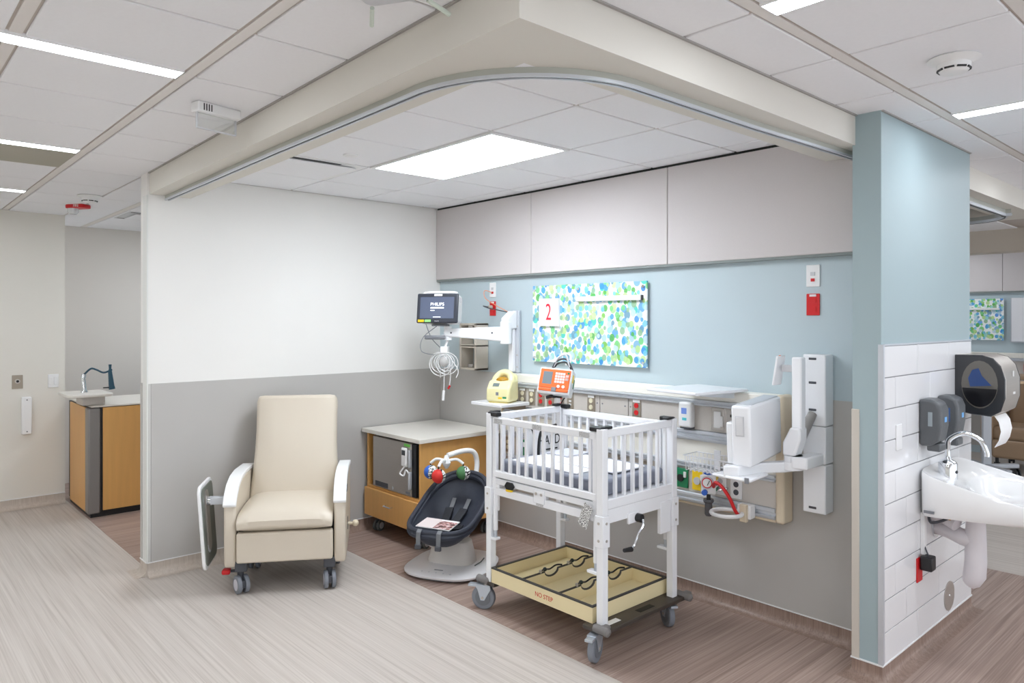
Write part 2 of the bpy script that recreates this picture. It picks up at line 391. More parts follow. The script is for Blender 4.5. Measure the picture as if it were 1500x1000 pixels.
for a, b in zip(jx[1:], jx[:-1]):                                  # alcove
    if b < 0.2:
        for y0, y1 in ((-2.335, -2.035), (-1.985, -1.40), (-1.40, -0.82)): ctile(a, min(b, -WT), y0, y1)
rib(-3.6, -WT, -2.035, -1.985)
for a in range(-1, 6):
    for b_ in range(3, 11):
        if a*0.6+0.02 < 3.0: ctile(a*0.6+0.02, a*0.6+0.62, b_*0.6, b_*0.6+0.6)

# ---- soffit around the bay
SZ = 2.487
so = G().prism([(-WT,-2.340),(3.64,-2.432),(3.645,-0.29),(3.645,0.0),(3.395,0.0),(3.395,-2.185),(-0.0,-2.085),(-WT,-2.085)], 'z', SZ, CZ+0.006).build('trim_1', SOFF)
struct(so, 'cream soffit beam boxed around the bay ceiling', 'soffit')
ANG = mat('ceiling_angle', S(168,164,160), 0.5)
G().sweep([(0.0, CZ-0.006), (0.010, CZ-0.006), (0.010, CZ+0.004), (0.0, CZ+0.004)], [(-WT,-2.3405,0),(3.6405,-2.4325,0),(3.6455,-0.295,0)]).build('ceiling_angle', ANG, so)
G().sweep([(0.0, CZ-0.006), (0.010, CZ-0.006), (0.010, CZ+0.004), (0.0, CZ+0.004)], [(3.76,-0.29,0),(3.76,0.985,0)]).build('ceiling_angle', ANG, wr)
so2 = G().prism([(3.645,0.985),(3.645,3.25),(1.0,3.25),(1.0,2.99),(3.395,2.99),(3.395,0.985)], 'z', SZ, CZ+0.006).build('trim_2', SOFF)
struct(so2, 'cream soffit beam of the next bay past the wing wall', 'soffit')
so3 = Box('trim_3', mat('far_soffit', S(200,190,176), 0.6), None, 0.0, 8, 5.25, 5.5, 2.39, CZ+0.006)
struct(so3, 'tan soffit beam in front of the far headwall', 'soffit')

# ------------------------------------------------------------------ ceiling fixtures
def panel_light(name, label, x0, x1, y0, y1, glow, fr=0.022, group=None):
    t = thing(name, label, 'light', ((x0+x1)/2, (y0+y1)/2, CZ-0.008), 0, group)
    a, b = (x1-x0)/2, (y1-y0)/2
    g = G()
    g.box(-a, a, -b, -b+fr, 0, 0.02); g.box(-a, a, b-fr, b, 0, 0.02); g.box(-a, -a+fr, -b+fr, b-fr, 0, 0.02); g.box(a-fr, a, -b+fr, b-fr, 0, 0.02)
    g.build('frame', PLASTIC, t)
    Box('diffuser', glow, t, -a+fr, a-fr, -b+fr, b-fr, 0.002, 0.016)
    return t
panel_light('ceiling_light', 'large bright rectangular panel light over the crib', 1.106, 2.276, -1.367, -0.783, GLOWB, 0.024)
SG = 'linear corridor ceiling lights'
for x, lab in ((2.12, 'long linear light nearest the clear panel sign, left corridor'), (0.39, 'middle one of the three linear lights in the left corridor'), (-1.345, 'farthest linear light in the left corridor by the cream wall')):
    panel_light('linear_light', lab, x-0.05, x+0.05, -5.15, -2.825, GLOWS, 0.005, SG)
for y, lab in ((-1.68, 'linear light at the top edge before the cream soffit'), (0.06, 'linear light over the sink side, right of the teal wing wall')):
    panel_light('linear_light', lab, 3.955, 6.3, y-0.052, y+0.052, GLOWS, 0.005, SG)
for y, nm in ((1.80, 'first'), (3.54, 'second'), (5.28, 'third')):
    panel_light('linear_light', nm+' linear corridor light past the sink, outside the frame', 3.955, 6.3, y-0.052, y+0.052, GLOWS, 0.005, SG)
for x, nm in ((4.15, 'nearer'), (5.9, 'farther')):
    panel_light('linear_light', nm+' linear corridor light behind the viewer, outside the frame', x-0.05, x+0.05, -5.15, -2.825, GLOWS, 0.005, SG)

panel_light('ceiling_light', 'panel light out of sight over the alcove work station', -2.40, -1.45, -1.28, -0.85, GLOWB, 0.024)
panel_light('ceiling_light', 'added panel light, out of sight, brightening the next bay', 1.7, 2.3, 5.85, 6.1, GLOWB, 0.024)  # unseen lamp added to brighten the far headwall and its panels
# curtain track
pth = [(0.004, -2.235), (1.8, -2.285), (2.75, -2.30)]+arc((2.98, -1.76), 0.545, -95, -4, 14)+[(3.532, -1.0), (3.575, -0.004)]
pth = [(x, y, 0) for x, y in pth]
ct = thing('curtain_track', 'aluminium curtain track curving round the bay soffit', 'curtain track', (0,0,0))
G().sweep([(-0.014, SZ), (-0.014, SZ-0.020), (0.014, SZ-0.020), (0.014, SZ)], pth).build('fascia', mat('track_fascia', S(182,184,176), 0.5), ct)
G().sweep([(0.016, SZ-0.020), (0.016, SZ-0.031), (0.006, SZ-0.031), (0.006, SZ-0.026), (0.0, SZ-0.026), (0.0, SZ-0.020)], pth).build('rail', ALU, ct)
G().sweep([(-0.016, SZ-0.020), (0.0, SZ-0.020), (0.0, SZ-0.026), (-0.006, SZ-0.026), (-0.006, SZ-0.031), (-0.016, SZ-0.031)], pth).build('rail', ALU, ct)
G().sweep([(-0.006, SZ-0.0262), (0.006, SZ-0.0262), (0.006, SZ-0.0275), (-0.006, SZ-0.0275)], pth).build('slot', DKGREY, ct)
p2 = [(3.545, 0.99, 0), (3.545, 2.55, 0)]+arc((3.205, 2.55), 0.34, 0, 90, 10, 0)+[(1.2, 2.89, 0)]
ct2 = thing('curtain_track', 'curtain track curving under the far soffit past the wing wall', 'curtain track', (0,0,0))
G().sweep([(-0.014, SZ), (-0.014, SZ-0.03), (0.014, SZ-0.03), (0.014, SZ)], p2).build('fascia', MATS['track_fascia'], ct2)
G().sweep([(-0.016, SZ-0.03), (-0.016, SZ-0.05), (0.016, SZ-0.05), (0.016, SZ-0.03)], p2).build('rail', ALU, ct2)
G().sweep([(-0.005, SZ-0.05), (-0.005, SZ-0.052), (0.005, SZ-0.052), (0.005, SZ-0.05)], p2).build('slot', BLACK, ct2)

# exit-sign style fixture with a blank clear panel
t = thing('clear_panel_sign', 'white ceiling fixture with vents and a hanging clear panel', 'sign', (1.775, -2.56, CZ), 12)
Box('housing', PLASTIC, t, -0.03, 0.03, -0.105, 0.105, -0.045, 0, 0.006)
for k in range(4): Box('vent', BLACK, t, 0.0295, 0.0308, -0.08+k*0.012, -0.075+k*0.012, -0.038, -0.008, M=None)
Box('clear_panel', CLEAR, t, -0.004, 0.004, -0.094, 0.094, -0.112, -0.045, 0.002)
g = G(); g.box(-0.006, 0.006, -0.096, 0.096, -0.115, -0.110); g.box(-0.006, 0.006, -0.097, -0.092, -0.112, -0.045); g.box(-0.006, 0.006, 0.092, 0.097, -0.112, -0.045)
g.build('panel_edge', GREYPL, t)

def smoke(label, x, y):
    t = thing('smoke_detector', label, 'smoke detector', (x, y, CZ), 0, 'smoke detectors')
    G().lathe([(0.082, 0.0), (0.088, -0.006), (0.062, -0.018), (0.058, -0.022)], n=32).build('base', PLASTIC, t)
    G().lathe([(0.056, -0.02), (0.054, -0.038), (0.044, -0.052), (0.036, -0.055)], n=32).build('head', PLASTIC, t)
    g = G()
    for k in range(8):
        a = R(45*k); g.cbox((0.0535*math.cos(a), 0.0535*math.sin(a), -0.042), (0.006, 0.03, 0.007), None) if False else g.box(-0.003, 0.003, -0.016, 0.016, -0.0455, -0.0395, Matrix.Translation((0.0505*math.cos(a), 0.0505*math.sin(a), 0)) @ Matrix.Rotation(a, 4, 'Z'))
    g.build('vent', BLACK, t)
smoke('white smoke detector on the ceiling above the sink side', 4.20, -0.78)
smoke('white smoke detector on the ceiling above the alcove', -1.26, -2.42)
t = thing('fire_strobe', 'red ceiling fire alarm strobe with clear lens', 'alarm', (-1.86, -2.40, CZ), 35)
G().prism(rrect(-0.06, 0.12, -0.055, 0.055, 0.03), 'z', -0.03, 0).build('body', RED, t, 0.006)
G().lathe([(0.042, -0.03), (0.04, -0.06), (0.028, -0.075)], (-0.02, 0, 0)).build('lens', mat('lens', S(225,230,232), 0.1, 0.2), t)
text('FIRE', 0.03, PLASTIC, t, (0.06, -0.0562, -0.015))
t = thing('wireless_access_point', 'pale grey ceiling access point with stub antennas at the top edge', 'access point', (3.33, -2.665, CZ), 30)
G().prism(rrect(-0.10, 0.10, -0.10, 0.10, 0.03), 'z', -0.03, -0.004).build('body', GREYPL, t, 0.01)
for sx, sy in ((-1, -1), (1, -1), (-1, 1), (1, 1)):
    G().cyl((sx*0.09, sy*0.10, -0.03), (sx*0.13, sy*0.17, -0.05), 0.007, n=10).build('antenna', mat('antenna', S(214,224,212), 0.5), t)
Box('label', MIDGREY, t, -0.02, 0.02, -0.05, -0.04, -0.0308, -0.0298)
# concealed sprinkler, slot diffuser, return grille
tag(G().lathe([(0.042, 0), (0.042, -0.007), (0.036, -0.009)], (1.33, -1.63, CZ), 28).build('sprinkler_cover', PLASTIC), 'round white sprinkler cover plate beside the panel light', 'sprinkler')
t = thing('air_diffuser', 'white flat plaque air diffuser with dark slots in the bay ceiling', 'diffuser', (0.809, -1.665, CZ), 0)
Box('frame', PLASTIC, t, -0.29, 0.29, -0.29, 0.29, -0.001, 0.006)
Box('plaque', TILE, t, -0.235, 0.235, -0.235, 0.235, -0.012, -0.006, 0.002)
Box('slot', BLACK, t, 0.237, 0.262, -0.24, 0.12, -0.0025, 0.0)
Box('slot', DKGREY, t, -0.262, -0.243, -0.24, 0.24, -0.0025, 0.0)
t = thing('air_diffuser', 'square air diffuser with dark slots in the alcove ceiling', 'diffuser', (-2.215, -1.69, CZ), 0)
Box('frame', GREYPL, t, -0.27, 0.27, -0.27, 0.27, -0.002, 0.006)
Box('plaque', TILE, t, -0.19, 0.19, -0.2, 0.2, -0.012, -0.006, 0.002)
for x in (-0.24, 0.215): Box('slot', BLACK, t, x, x+0.028, -0.25, 0.25, -0.0035, -0.001)
tag(Box('return_grille', mat('grille', S(176,172,158), 0.7), None, -0.19, 0.335, -3.34, -2.82, CZ-0.004, CZ-0.0005), 'olive grey return grille panel beside the middle linear light', 'grille')

# ------------------------------------------------------------------ wall fittings
def outlet_plate(name, label, x, z, face, sock, group, wpl=0.072, h=0.115):
    t = thing(name, label, 'outlet', (x, 0, z), 0, group)
    Box('plate', face, t, -wpl/2, wpl/2, -0.007, 0, -h/2, h/2, 0.003)
    for dz in (-0.024, 0.024): G().prism([(a, b+dz) for a, b in rrect(-0.017, 0.017, -0.014, 0.014, 0.006)], 'y', -0.010, -0.007).build('socket', sock, t)
    Box('plate_label', PLASTIC, t, -0.018, 0.018, -0.0085, -0.007, 0.042, 0.054)
    return t
def data_plate(label, x, z):
    t = thing('data_plate', label, 'wall plate', (x, 0, z), 0, 'white data plates')
    Box('plate', PLASTIC, t, -0.037, 0.037, -0.007, 0, -0.058, 0.058, 0.003)
    Box('jack', GREYPL, t, -0.012, 0.012, -0.011, -0.007, 0.0, 0.02); Box('jack', RED, t, -0.010, 0.010, -0.011, -0.007, -0.03, -0.014)
    return t
data_plate('white data plate on teal wall above the monitor arm', 0.705, 1.906)
data_plate('white data plate on teal wall above the empty wall arm', 3.307, 1.902)
outlet_plate('red_outlet', 'red emergency outlet with a plug, beside the monitor arm', 0.705, 1.758, RED, RED, 'red wall outlets')
outlet_plate('red_outlet', 'red emergency outlet above the empty wall arm', 3.307, 1.750, RED, RED, 'red wall outlets')
t = thing('power_plug', 'grey plug and cord in the red outlet by the monitor arm', 'plug', (0.705, -0.011, 1.770), 0)
G().cyl((0, 0, 0), (-0.01, -0.03, 0), 0.014, n=12).build('plug_body', mat('plug_tan', S(186,178,164), 0.5), t)
G().tube(spline([(-0.01, -0.03, 0), (-0.05, -0.05, 0.008), (0.05, -0.08, -0.01), (0.15, -0.075, -0.025), (0.245, -0.045, -0.045)], 6), 0.004, 8).build('cord', DKGREY, t)
tag(G().tube(spline([(0.705, -0.012, 1.885), (0.66, -0.05, 1.90), (0.68, -0.06, 1.84), (0.80, -0.05, 1.78), (0.95, -0.05, 1.725)], 6), 0.003, 8).build('network_cable', mat('salmon_cable', S(238,160,120), 0.5)), 'thin salmon network cable from data plate to monitor arm', 'cable')

# dot art board, number card, paper rail
t = thing('art_board', 'board printed with blue and green dots on the bay headwall', 'art', (1.19, -0.022, 1.362), 0)
Box('panel', DOTS, t, 0, 1.047, -0.006, 0.006, 0, 0.556, 0.001)
for x in (0.022, 0.46, 1.02):
    for z in (0.03, 0.522): G().cyl((x, 0.022, z), (x, -0.014, z), 0.010, n=14).build('standoff', CHROME, t)
t = thing('number_card', 'white card with red number 2 on the dot art board', 'sign', (1.372, -0.030, 1.723), 0)
Box('card', PLASTIC, t, -0.10, 0.10, -0.016, 0.001, -0.10, 0.10, 0.001)
text('2', 0.17, mat('red_print', S(224,30,56), 0.5), t, (0, -0.0168, -0.004)).scale = (0.72, 1, 1)
t = thing('paper_rail', 'white paper grip rail on the dot art board', 'rail', (1.64, -0.029, 1.795), 0)
Box('rail', PLASTIC, t, 0, 0.565, -0.022, 0.001, 0, 0.034, 0.004); Box('end_cap', DKGREY, t, 0.565, 0.571, -0.022, 0.001, 0, 0.034, 0.002)

# corridor wall plates at x=-2.60, facing +x
t = thing('key_switch_plate', 'square steel key switch plate on the cream corridor wall', 'switch', (-2.60, -2.70, 1.12), 90)
Box('plate', PLATE, t, -0.04, 0.04, -0.006, 0, -0.06, 0.06, 0.002); G().cyl((0, -0.006, 0.006), (0, -0.018, 0.006), 0.02, n=18).build('button', STEEL, t); G().cyl((0, -0.018, 0.006), (0, -0.02, 0.006), 0.011, n=14).build('button', BLACK, t)
t = thing('light_switch', 'white light switch plate beside the alcove edge', 'switch', (-2.60, -2.428, 1.115), 90)
Box('plate', PLASTIC, t, -0.042, 0.042, -0.007, 0, -0.06, 0.06, 0.003)
for dx in (-0.02, 0.02): Box('rocker', PLASTIC, t, dx-0.015, dx+0.015, -0.011, -0.007, -0.035, 0.035, 0.002)
t = thing('wall_holder', 'narrow white vertical holder on the cream corridor wall', 'holder', (-2.60, -2.635, 0.82), 90)
Box('body', PLASTIC, t, -0.037, 0.037, -0.05, 0, -0.165, 0.165, 0.008); 
for dz in (-0.14, 0.14): G().cyl((0, -0.05, dz), (0, -0.053, dz), 0.006, n=10).build('screw', MIDGREY, t)

# ------------------------------------------------------------------ nurse work station
t = thing('work_station', 'maple and grey work station desk in the alcove', 'desk', (-1.80, -2.315, 0), 0)
Box('plinth', BLACK, t, -0.78, -0.02, 0.02, 2.2, 0, 0.05)
Box('core', BLACK, t, -0.80, -0.012, 0.012, 2.2, 0.05, 0.93)
Box('side_panel', WOOD, t, -0.70, -0.115, 0.0, 0.014, 0.04, 0.925, 0.003)
Box('corner_post', mat('station_grey', S(142,138,136), 0.35, 0.4), t, -0.115, 0.004, -0.002, 0.09, 0.035, 0.925, 0.012)
Box('front_panel', WOOD, t, -0.014, 0.002, 0.11, 2.2, 0.055, 0.925, 0.003)
Box('worktop', LAMTOP, t, -0.80, 0.004, 0.02, 2.2, 0.93, 0.945, 0.004)
Box('bracket', STEEL, t, -0.30, -0.06, -0.03, 0.14, 0.945, 1.02, 0.004)
G().prism(rrect(-0.42, 0.03, -0.15, 0.19, 0.05, 5), 'z', 1.02, 1.045).build('transaction_top', LAMTOP, t, 0.006)
t = thing('scanner_stand', 'dark handset on a chrome post and curled cord at the station', 'scanner', (-2.02, -2.30, 1.045), 0)
TEALB = mat('handset_teal', S(34,74,92), 0.4)
G().tube([(0, 0, 0), (0, 0, 0.02), (0, -0.01, 0.12), (-0.01, 0, 0.15)], [0.03, 0.02, 0.018, 0.02], 14).build('post', CHROME, t)
G().tube(spline([(-0.01, 0, 0.15), (0.0, 0.05, 0.20), (0.02, 0.09, 0.19), (0.05, 0.14, 0.165), (0.07, 0.20, 0.19)], 6), 0.008, 8).build('gooseneck', TEALB, t)
g = G(); g.tube([(0.07, 0.20, 0.02), (0.07, 0.195, 0.05), (0.065, 0.185, 0.17), (0.065, 0.185, 0.20), (0.065, 0.185, 0.235)], [0.026, 0.023, 0.016, 0.010, 0.013], 12); g.build('handset', TEALB, t)
Box('trigger', BLACK, t, 0.06, 0.08, 0.13, 0.19, 0.03, 0.04, 0.003)

# ------------------------------------------------------------------ headwall service unit
X0, X1, YF = 0.955, 3.20, -0.10
t = thing('headwall_unit', 'long medical service unit with outlets and rails on the headwall', 'service unit', (0, 0, 0), 0)
Box('backing', UNITP, t, X0, 3.15, -0.085, -0.006, 0.600, 1.20)
Box('top_ledge', CREAMP, t, X0, X1-0.04, YF-0.004, -0.006, 1.203, 1.262, 0.006)
for a, b in ((X0, 1.903), (1.909, 2.144), (2.150, 3.15)): Box('upper_panel', UNITP, t, a, b, YF, -0.08, 1.024, 1.168, 0.002)
Box('middle_panel', CREAMP, t, X0, 3.15, YF+0.004, -0.08, 0.832, 0.962)
for a, b in ((X0, 1.60), (1.606, 2.44), (2.446, 3.15)): Box('lower_panel', UNITP, t, a, b, YF, -0.08, 0.655, 0.798, 0.002)
def urail(z0, z1):
    h = z1-z0
    G().prism([(-0.08, z0), (YF-0.014, z0), (YF-0.018, z0+h*0.12), (YF-0.018, z0+h*0.3), (YF-0.004, z0+h*0.38), (YF-0.004, z0+h*0.6), (YF-0.016, z0+h*0.7), (YF-0.016, z0+h*0.92), (YF-0.01, z1), (-0.08, z1)], 'x', X0, 3.15).build('rail', ALU, t)
urail(1.168, 1.203); urail(0.962, 1.022); urail(0.798, 0.832); urail(0.596, 0.654)
Box('bottom_cap', BEIGEC, t, X0, 3.15, YF-0.006, -0.006, 0.578, 0.600, 0.006)
Box('end_cap', BEIGEC, t, 3.15, X1, YF-0.014, -0.006, 0.578, 1.266, 0.014, seg=3)
Box('end_cap', BEIGEC, t, X0-0.035, X0, YF-0.014, -0.006, 0.578, 1.266, 0.014, seg=3)
DKSOCK = RED
def uout(x, z, face, sock, lab=True):
    p = Box('outlet', face, t, x-0.034, x+0.034, YF-0.006, YF, z-0.056, z+0.056, 0.002, label={'red_plastic': 'red duplex outlet', 'ivory_plastic': 'ivory duplex outlet'}.get(sock.name))
    for dz in (-0.022, 0.022): G().prism([(x+a, z+dz+b) for a, b in arc((0, 0), 0.0165, 0, 330, 11)], 'y', YF-0.010, YF-0.006).build('socket', sock, p)
    if lab: Box('plate_label', PLASTIC, p, x-0.028, x+0.028, YF-0.0075, YF-0.006, z+0.042, z+0.060)
for x, s in ((1.067, RED), (1.159, IVORY), (1.258, IVORY), (1.353, RED), (1.450, RED), (1.548, RED), (1.834, IVORY), (2.215, RED)): uout(x, 1.105, PLATE, s)
p = Box('switch_plate', PLATE, t, 1.642-0.03, 1.642+0.03, YF-0.005, YF, 1.05, 1.165, 0.002)
for dz in (1.085, 1.108): Box('jack', PLASTIC, p, 1.632, 1.652, YF-0.008, YF-0.005, dz-0.006, dz+0.006)
p = Box('switch_plate', STEEL, t, 2.797-0.042, 2.797+0.042, YF-0.006, YF, 1.035, 1.165, 0.003)
Box('rocker', PLASTIC, p, 2.775, 2.819, YF-0.014, YF-0.006, 1.05, 1.145, 0.003); Box('rocker', PLASTIC, p, 2.819, 2.832, YF-0.018, YF-0.006, 1.06, 1.12, 0.003)
p = Box('switch_plate', STEEL, t, 2.89-0.036, 2.89+0.036, YF-0.005, YF, 1.04, 1.16, 0.002)
G().cyl((2.885, YF-0.005, 1.085), (2.885, YF-0.012, 1.085), 0.012, n=14).build('jack', BLACK, p); Box('jack', BLACK, p, 2.878, 2.892, YF-0.008, YF-0.005, 1.12, 1.135)
for x in (1.93, 2.12, 1.885, 2.165): 
    for z in (1.115,): G().cyl((x, YF, z), (x, YF-0.003, z), 0.005, n=8).build('screw', MIDGREY, t)
def gas(x, z, m, wd=0.085, h=0.115):
    p = Box('gas_outlet', m, t, x-wd/2, x+wd/2, YF-0.012, YF, z-h/2, z+h/2, 0.004, label={'green_plastic': 'green gas outlet'}.get(m.name, 'yellow gas outlet'))
    G().cyl((x-0.005, YF-0.012, z), (x-0.005, YF-0.022, z), 0.022, n=18).build('port', BLACK if m is GREEN else ALU, p)
    Box('latch', PLASTIC, p, x+wd/2-0.026, x+wd/2-0.008, YF-0.02, YF-0.012, z+0.005, z+0.04, 0.003)
gas(1.159, 0.728, GREEN); gas(1.262, 0.728, YELLOW); gas(2.557, 0.728, GREEN); gas(2.672, 0.728, YELLOW)
for x, z in ((2.815, 0.728), (2.915, 0.725)):
    p = Box('outlet', PLASTIC, t, x-0.036, x+0.036, YF-0.007, YF, z-0.058, z+0.058, 0.003)
    for dz in (-0.022, 0.022): G().cyl((x, YF-0.007, z+dz), (x, YF-0.010, z+dz), 0.016, n=14).build('socket', GREYPL if x < 2.85 else DKGREY, p)
for x in (0.995, 1.35, 1.46, 1.72, 1.95, 2.1, 2.3): 
    p = Box('outlet', PLATE, t, x-0.033, x+0.033, YF-0.006, YF, 0.672, 0.785, 0.002)
    for dz in (-0.02, 0.02): G().cyl((x, YF-0.006, 0.728+dz), (x, YF-0.009, 0.728+dz), 0.015, n=12).build('socket', IVORY, p)
# fold-up shelves hung on the unit
t = thing('wall_shelf', 'white fold-up shelf on the rail right of centre of the service unit', 'shelf', (2.81, -0.055, 1.2635), 0)
M = rotM(0, 0, -9)
Box('board', ENAMEL, t, -0.20, 0.17, -0.42, 0.0, 0.004, 0.022, 0.006, M=M)
for x in (-0.13, 0.13): G().prism([(-0.08, 0.004), (-0.34, 0.004), (-0.34, -0.004), (-0.08, -0.03)], 'x', x-0.008, x+0.008, M).build('bracket', ALU, t)
t = thing('wall_shelf', 'small white shelf under the yellow warmer', 'shelf', (1.085, -0.122, 1.046), 0)
Box('board', ENAMEL, t, -0.17, 0.17, -0.275, 0.0, 0, 0.024, 0.005)
for x in (-0.12, 0.12): G().prism([(0.0, 0.0), (-0.2, 0.0), (-0.2, -0.01), (0.0, -0.05)], 'x', x-0.006, x+0.006).build('bracket', mat('tan_bracket', S(150,134,116), 0.5), t)
# yellow warmer
YCREAM = mat('pale_yellow_plastic', S(240,232,178), 0.32, coat=0.3)
t = thing('bottle_warmer', 'pale yellow warmer with arched handle on the small white shelf', 'warmer', (1.115, -0.262, 1.07), 22)
G().prism([(-0.075, 0.006), (-0.085, 0.03), (-0.08, 0.10), (-0.035, 0.155), (0.015, 0.165), (0.075, 0.165), (0.08, 0.03), (0.072, 0.006)], 'x', -0.095, 0.095).build('body', YCREAM, t, 0.018, 4)
Box('foot_plate', mat('yellow_foot', S(214,196,110), 0.5), t, -0.075, 0.075, -0.07, 0.07, 0.0, 0.008)
hp = [(-0.066, 0.0, 0.12), (-0.064, 0.02, 0.165), (-0.04, 0.04, 0.198), (0.0, 0.045, 0.21), (0.04, 0.04, 0.198), (0.064, 0.02, 0.165), (0.066, 0.0, 0.12)]
G().tube(spline(hp, 5), 0.026, 14).build('handle', YCREAM, t)
Box('back_shell', YCREAM, t, -0.090, 0.090, 0.035, 0.09, 0.03, 0.205, 0.035, seg=4)
G().ball((0, 0.0, 0.158), 0.05, 18, (1, 0.75, 0.5)).build('lid', mat('amber', S(204,150,30), 0.15, trans=0.3), t)
Mf = rotM(-51, 0, 0, (0.0, -0.064, 0.127))
Box('display', mat('lcd', S(112,124,126), 0.2), t, -0.028, 0.022, -0.014, 0.014, 0.0, 0.003, M=rotM(50.7, 0, 0, (-0.02, -0.0575, 0.1275)))
Box('sticker', YELLOW, t, 0.006, 0.036, -0.0862, -0.083, 0.030, 0.043); Box('sticker', GREEN, t, 0.042, 0.072, -0.0862, -0.083, 0.034, 0.047)
Box('logo_print', MIDGREY, t, -0.012, 0.008, -0.0862, -0.083, 0.055, 0.078)
# soap/sanitizer box on upper panel
t = thing('sanitizer_dispenser', 'small white dispenser with blue print on the service unit', 'dispenser', (2.60, YF, 1.105), 0)
Box('body', PLASTIC, t, -0.046, 0.046, -0.045, 0, -0.07, 0.078, 0.012, seg=3)
Box('print', mat('print_blue', S(120,150,225), 0.5), t, -0.022, 0.014, -0.0462, -0.044, 0.01, 0.045); Box('print', mat('print_aqua', S(90,205,215), 0.5), t, -0.016, 0.014, -0.0462, -0.044, -0.028, -0.012)
Box('nozzle', DKGREY, t, -0.034, 0.040, -0.04, 0.0, -0.076, -0.068)
# wire basket
t = thing('wire_basket', 'white wire basket hooked on the middle rail', 'basket', (2.685, -0.122, 0.815), 0)
W_, D_, H_ = 0.27, 0.13, 0.085
def loop(z, e=0): return [(-e, 0+e*0, z), (W_+e, 0, z), (W_+e, -D_-e, z), (-e, -D_-e, z)]
g = G(); g.tube(loop(H_, 0.012), 0.0028, 6, True); g.tube(loop(H_*0.55, 0.006), 0.002, 6, True); g.build('rim', ENAMEL, t)
for k in range(11):
    x = W_*k/10
    G().tube([(x, -D_-0.012, H_), (x, -D_, 0.0), (x, 0.0, 0.0), (x, 0.0, H_)], 0.0026, 6).build('wire', ENAMEL, t)
for k in range(1, 5): G().tube([(-0.012, -D_*k/5, H_), (0, -D_*k/5, 0), (W_, -D_*k/5, 0), (W_+0.012, -D_*k/5, H_)], 0.0026, 6).build('wire', ENAMEL, t)
Box('hook_plate', ENAMEL, t, 0.10, 0.14, -0.002, 0.004, 0.0, 0.11, 0.001)
# suction regulator
t = thing('suction_regulator', 'white suction regulator with round gauge on yellow outlet', 'regulator', (2.765, -0.124, 0.735), 20)
Box('body', PLASTIC, t, -0.04, 0.045, -0.085, -0.005, -0.05, 0.06, 0.012, seg=3)
G().cyl((-0.0, -0.085, 0.018), (-0.0, -0.098, 0.018), 0.036, n=28).build('gauge_ring', GREYPL, t)
G().cyl((-0.0, -0.098, 0.018), (-0.0, -0.0995, 0.018), 0.030, n=28).build('gauge_band', RED, t)
gd = G().cyl((-0.0, -0.098, 0.018), (-0.0, -0.101, 0.018), 0.024, n=28).build('gauge_dial', PLASTIC, t)
G().box(-0.002, 0.002, -0.102, -0.1005, 0.004, 0.036, rotM(0, 25, 0)).build('needle', INK, gd)
G().cyl((-0.014, -0.085, -0.038), (-0.014, -0.105, -0.038), 0.016, n=18).build('knob', BLUE, t)
G().cyl((0.0, -0.05, 0.055), (0.0, -0.05, 0.074), 0.03, n=20).build('knob', BLUE, t)
for k, m in enumerate((YELLOW, mat('magenta', S(214,40,110), 0.5), GREEN)): Box('sticker', m, t, 0.0445, 0.0462, -0.075, -0.02, 0.03-0.03*k, 0.05-0.03*k)
G().cyl((0, -0.06, -0.055), (0, -0.06, -0.085), 0.012, n=12).build('stem', BLACK, t)
g = G(); g.lathe([(0.028, 0), (0.03, -0.012), (0.026, -0.02), (0.02, -0.022), (0.022, -0.085), (0.016, -0.095)], (0, -0.06, -0.08)); g.build('trap_bottle', mat('smoky', S(92,92,96), 0.2), t)
G().tube([(0.05, -0.04, -0.03), (0.09, -0.03, -0.02), (0.10, 0.01, -0.02)], 0.008, 8).build('connector', CHROME, t)
tag(G().tube(spline([(2.83, -0.20, 0.735), (2.88, -0.26, 0.775), (2.93, -0.28, 0.765), (2.975, -0.275, 0.71), (2.995, -0.25, 0.64), (2.995, -0.215, 0.61)], 7), 0.0095, 10).build('suction_hose', RED), 'bright red suction hose below the white wall box', 'hose')
t = thing('canister_ring', 'white ring canister holder on the lower rail', 'holder', (2.965, -0.118, 0.615), 0)
g = G(); g.tube([(-0.03+0.082*math.cos(R(a)), -0.12+0.082*math.sin(R(a)), 0.0) for a in range(0, 360, 12)], 0.011, 10, True); g.build('ring', PLASTIC, t)
Box('clamp', PLASTIC, t, -0.005, 0.075, -0.055, 0.0, -0.03, 0.045, 0.006); Box('clamp_jaw', BEIGEC, t, 0.02, 0.06, -0.075, -0.05, -0.045, 0.05, 0.004)

# ------------------------------------------------------------------ patient monitor on its arm
t = thing('monitor_arm', 'white articulated wall arm holding the patient monitor', 'wall arm', (1.0, 0, 0), 0)
Box('wall_channel', ALU, t, -0.035, 0.035, -0.03, -0.0065, 1.268, 1.74, 0.003)
g = G()
for z in (1.31, 1.40, 1.62): g.cyl((0.02, -0.03, z), (0.02, -0.033, z), 0.006, n=10)
g.build('screw', STEEL, t)
Box('cable_cover', ENAMEL, t, -0.05, 0.005, -0.06, -0.03, 1.275, 1.60, 0.006)
G().prism([(-0.03, 1.60), (-0.03, 1.735), (-0.06, 1.735), (-0.13, 1.68), (-0.13, 1.62), (-0.10, 1.60)], 'x', -0.055, 0.02).build('carriage', ENAMEL, t, 0.008)
g = G(); g.cyl((-0.02, -0.11, 1.485), (-0.02, -0.11, 1.655), 0.045, n=24); g.build('pivot', ENAMEL, t, 0.006)
end = Vector((-0.36, -0.40, 1.565)); st = Vector((-0.02, -0.11, 1.57))
d = (end-st); ang = math.degrees(math.atan2(d.y, d.x)); L = d.xy.length
M = rotM(0, 0, ang, st)
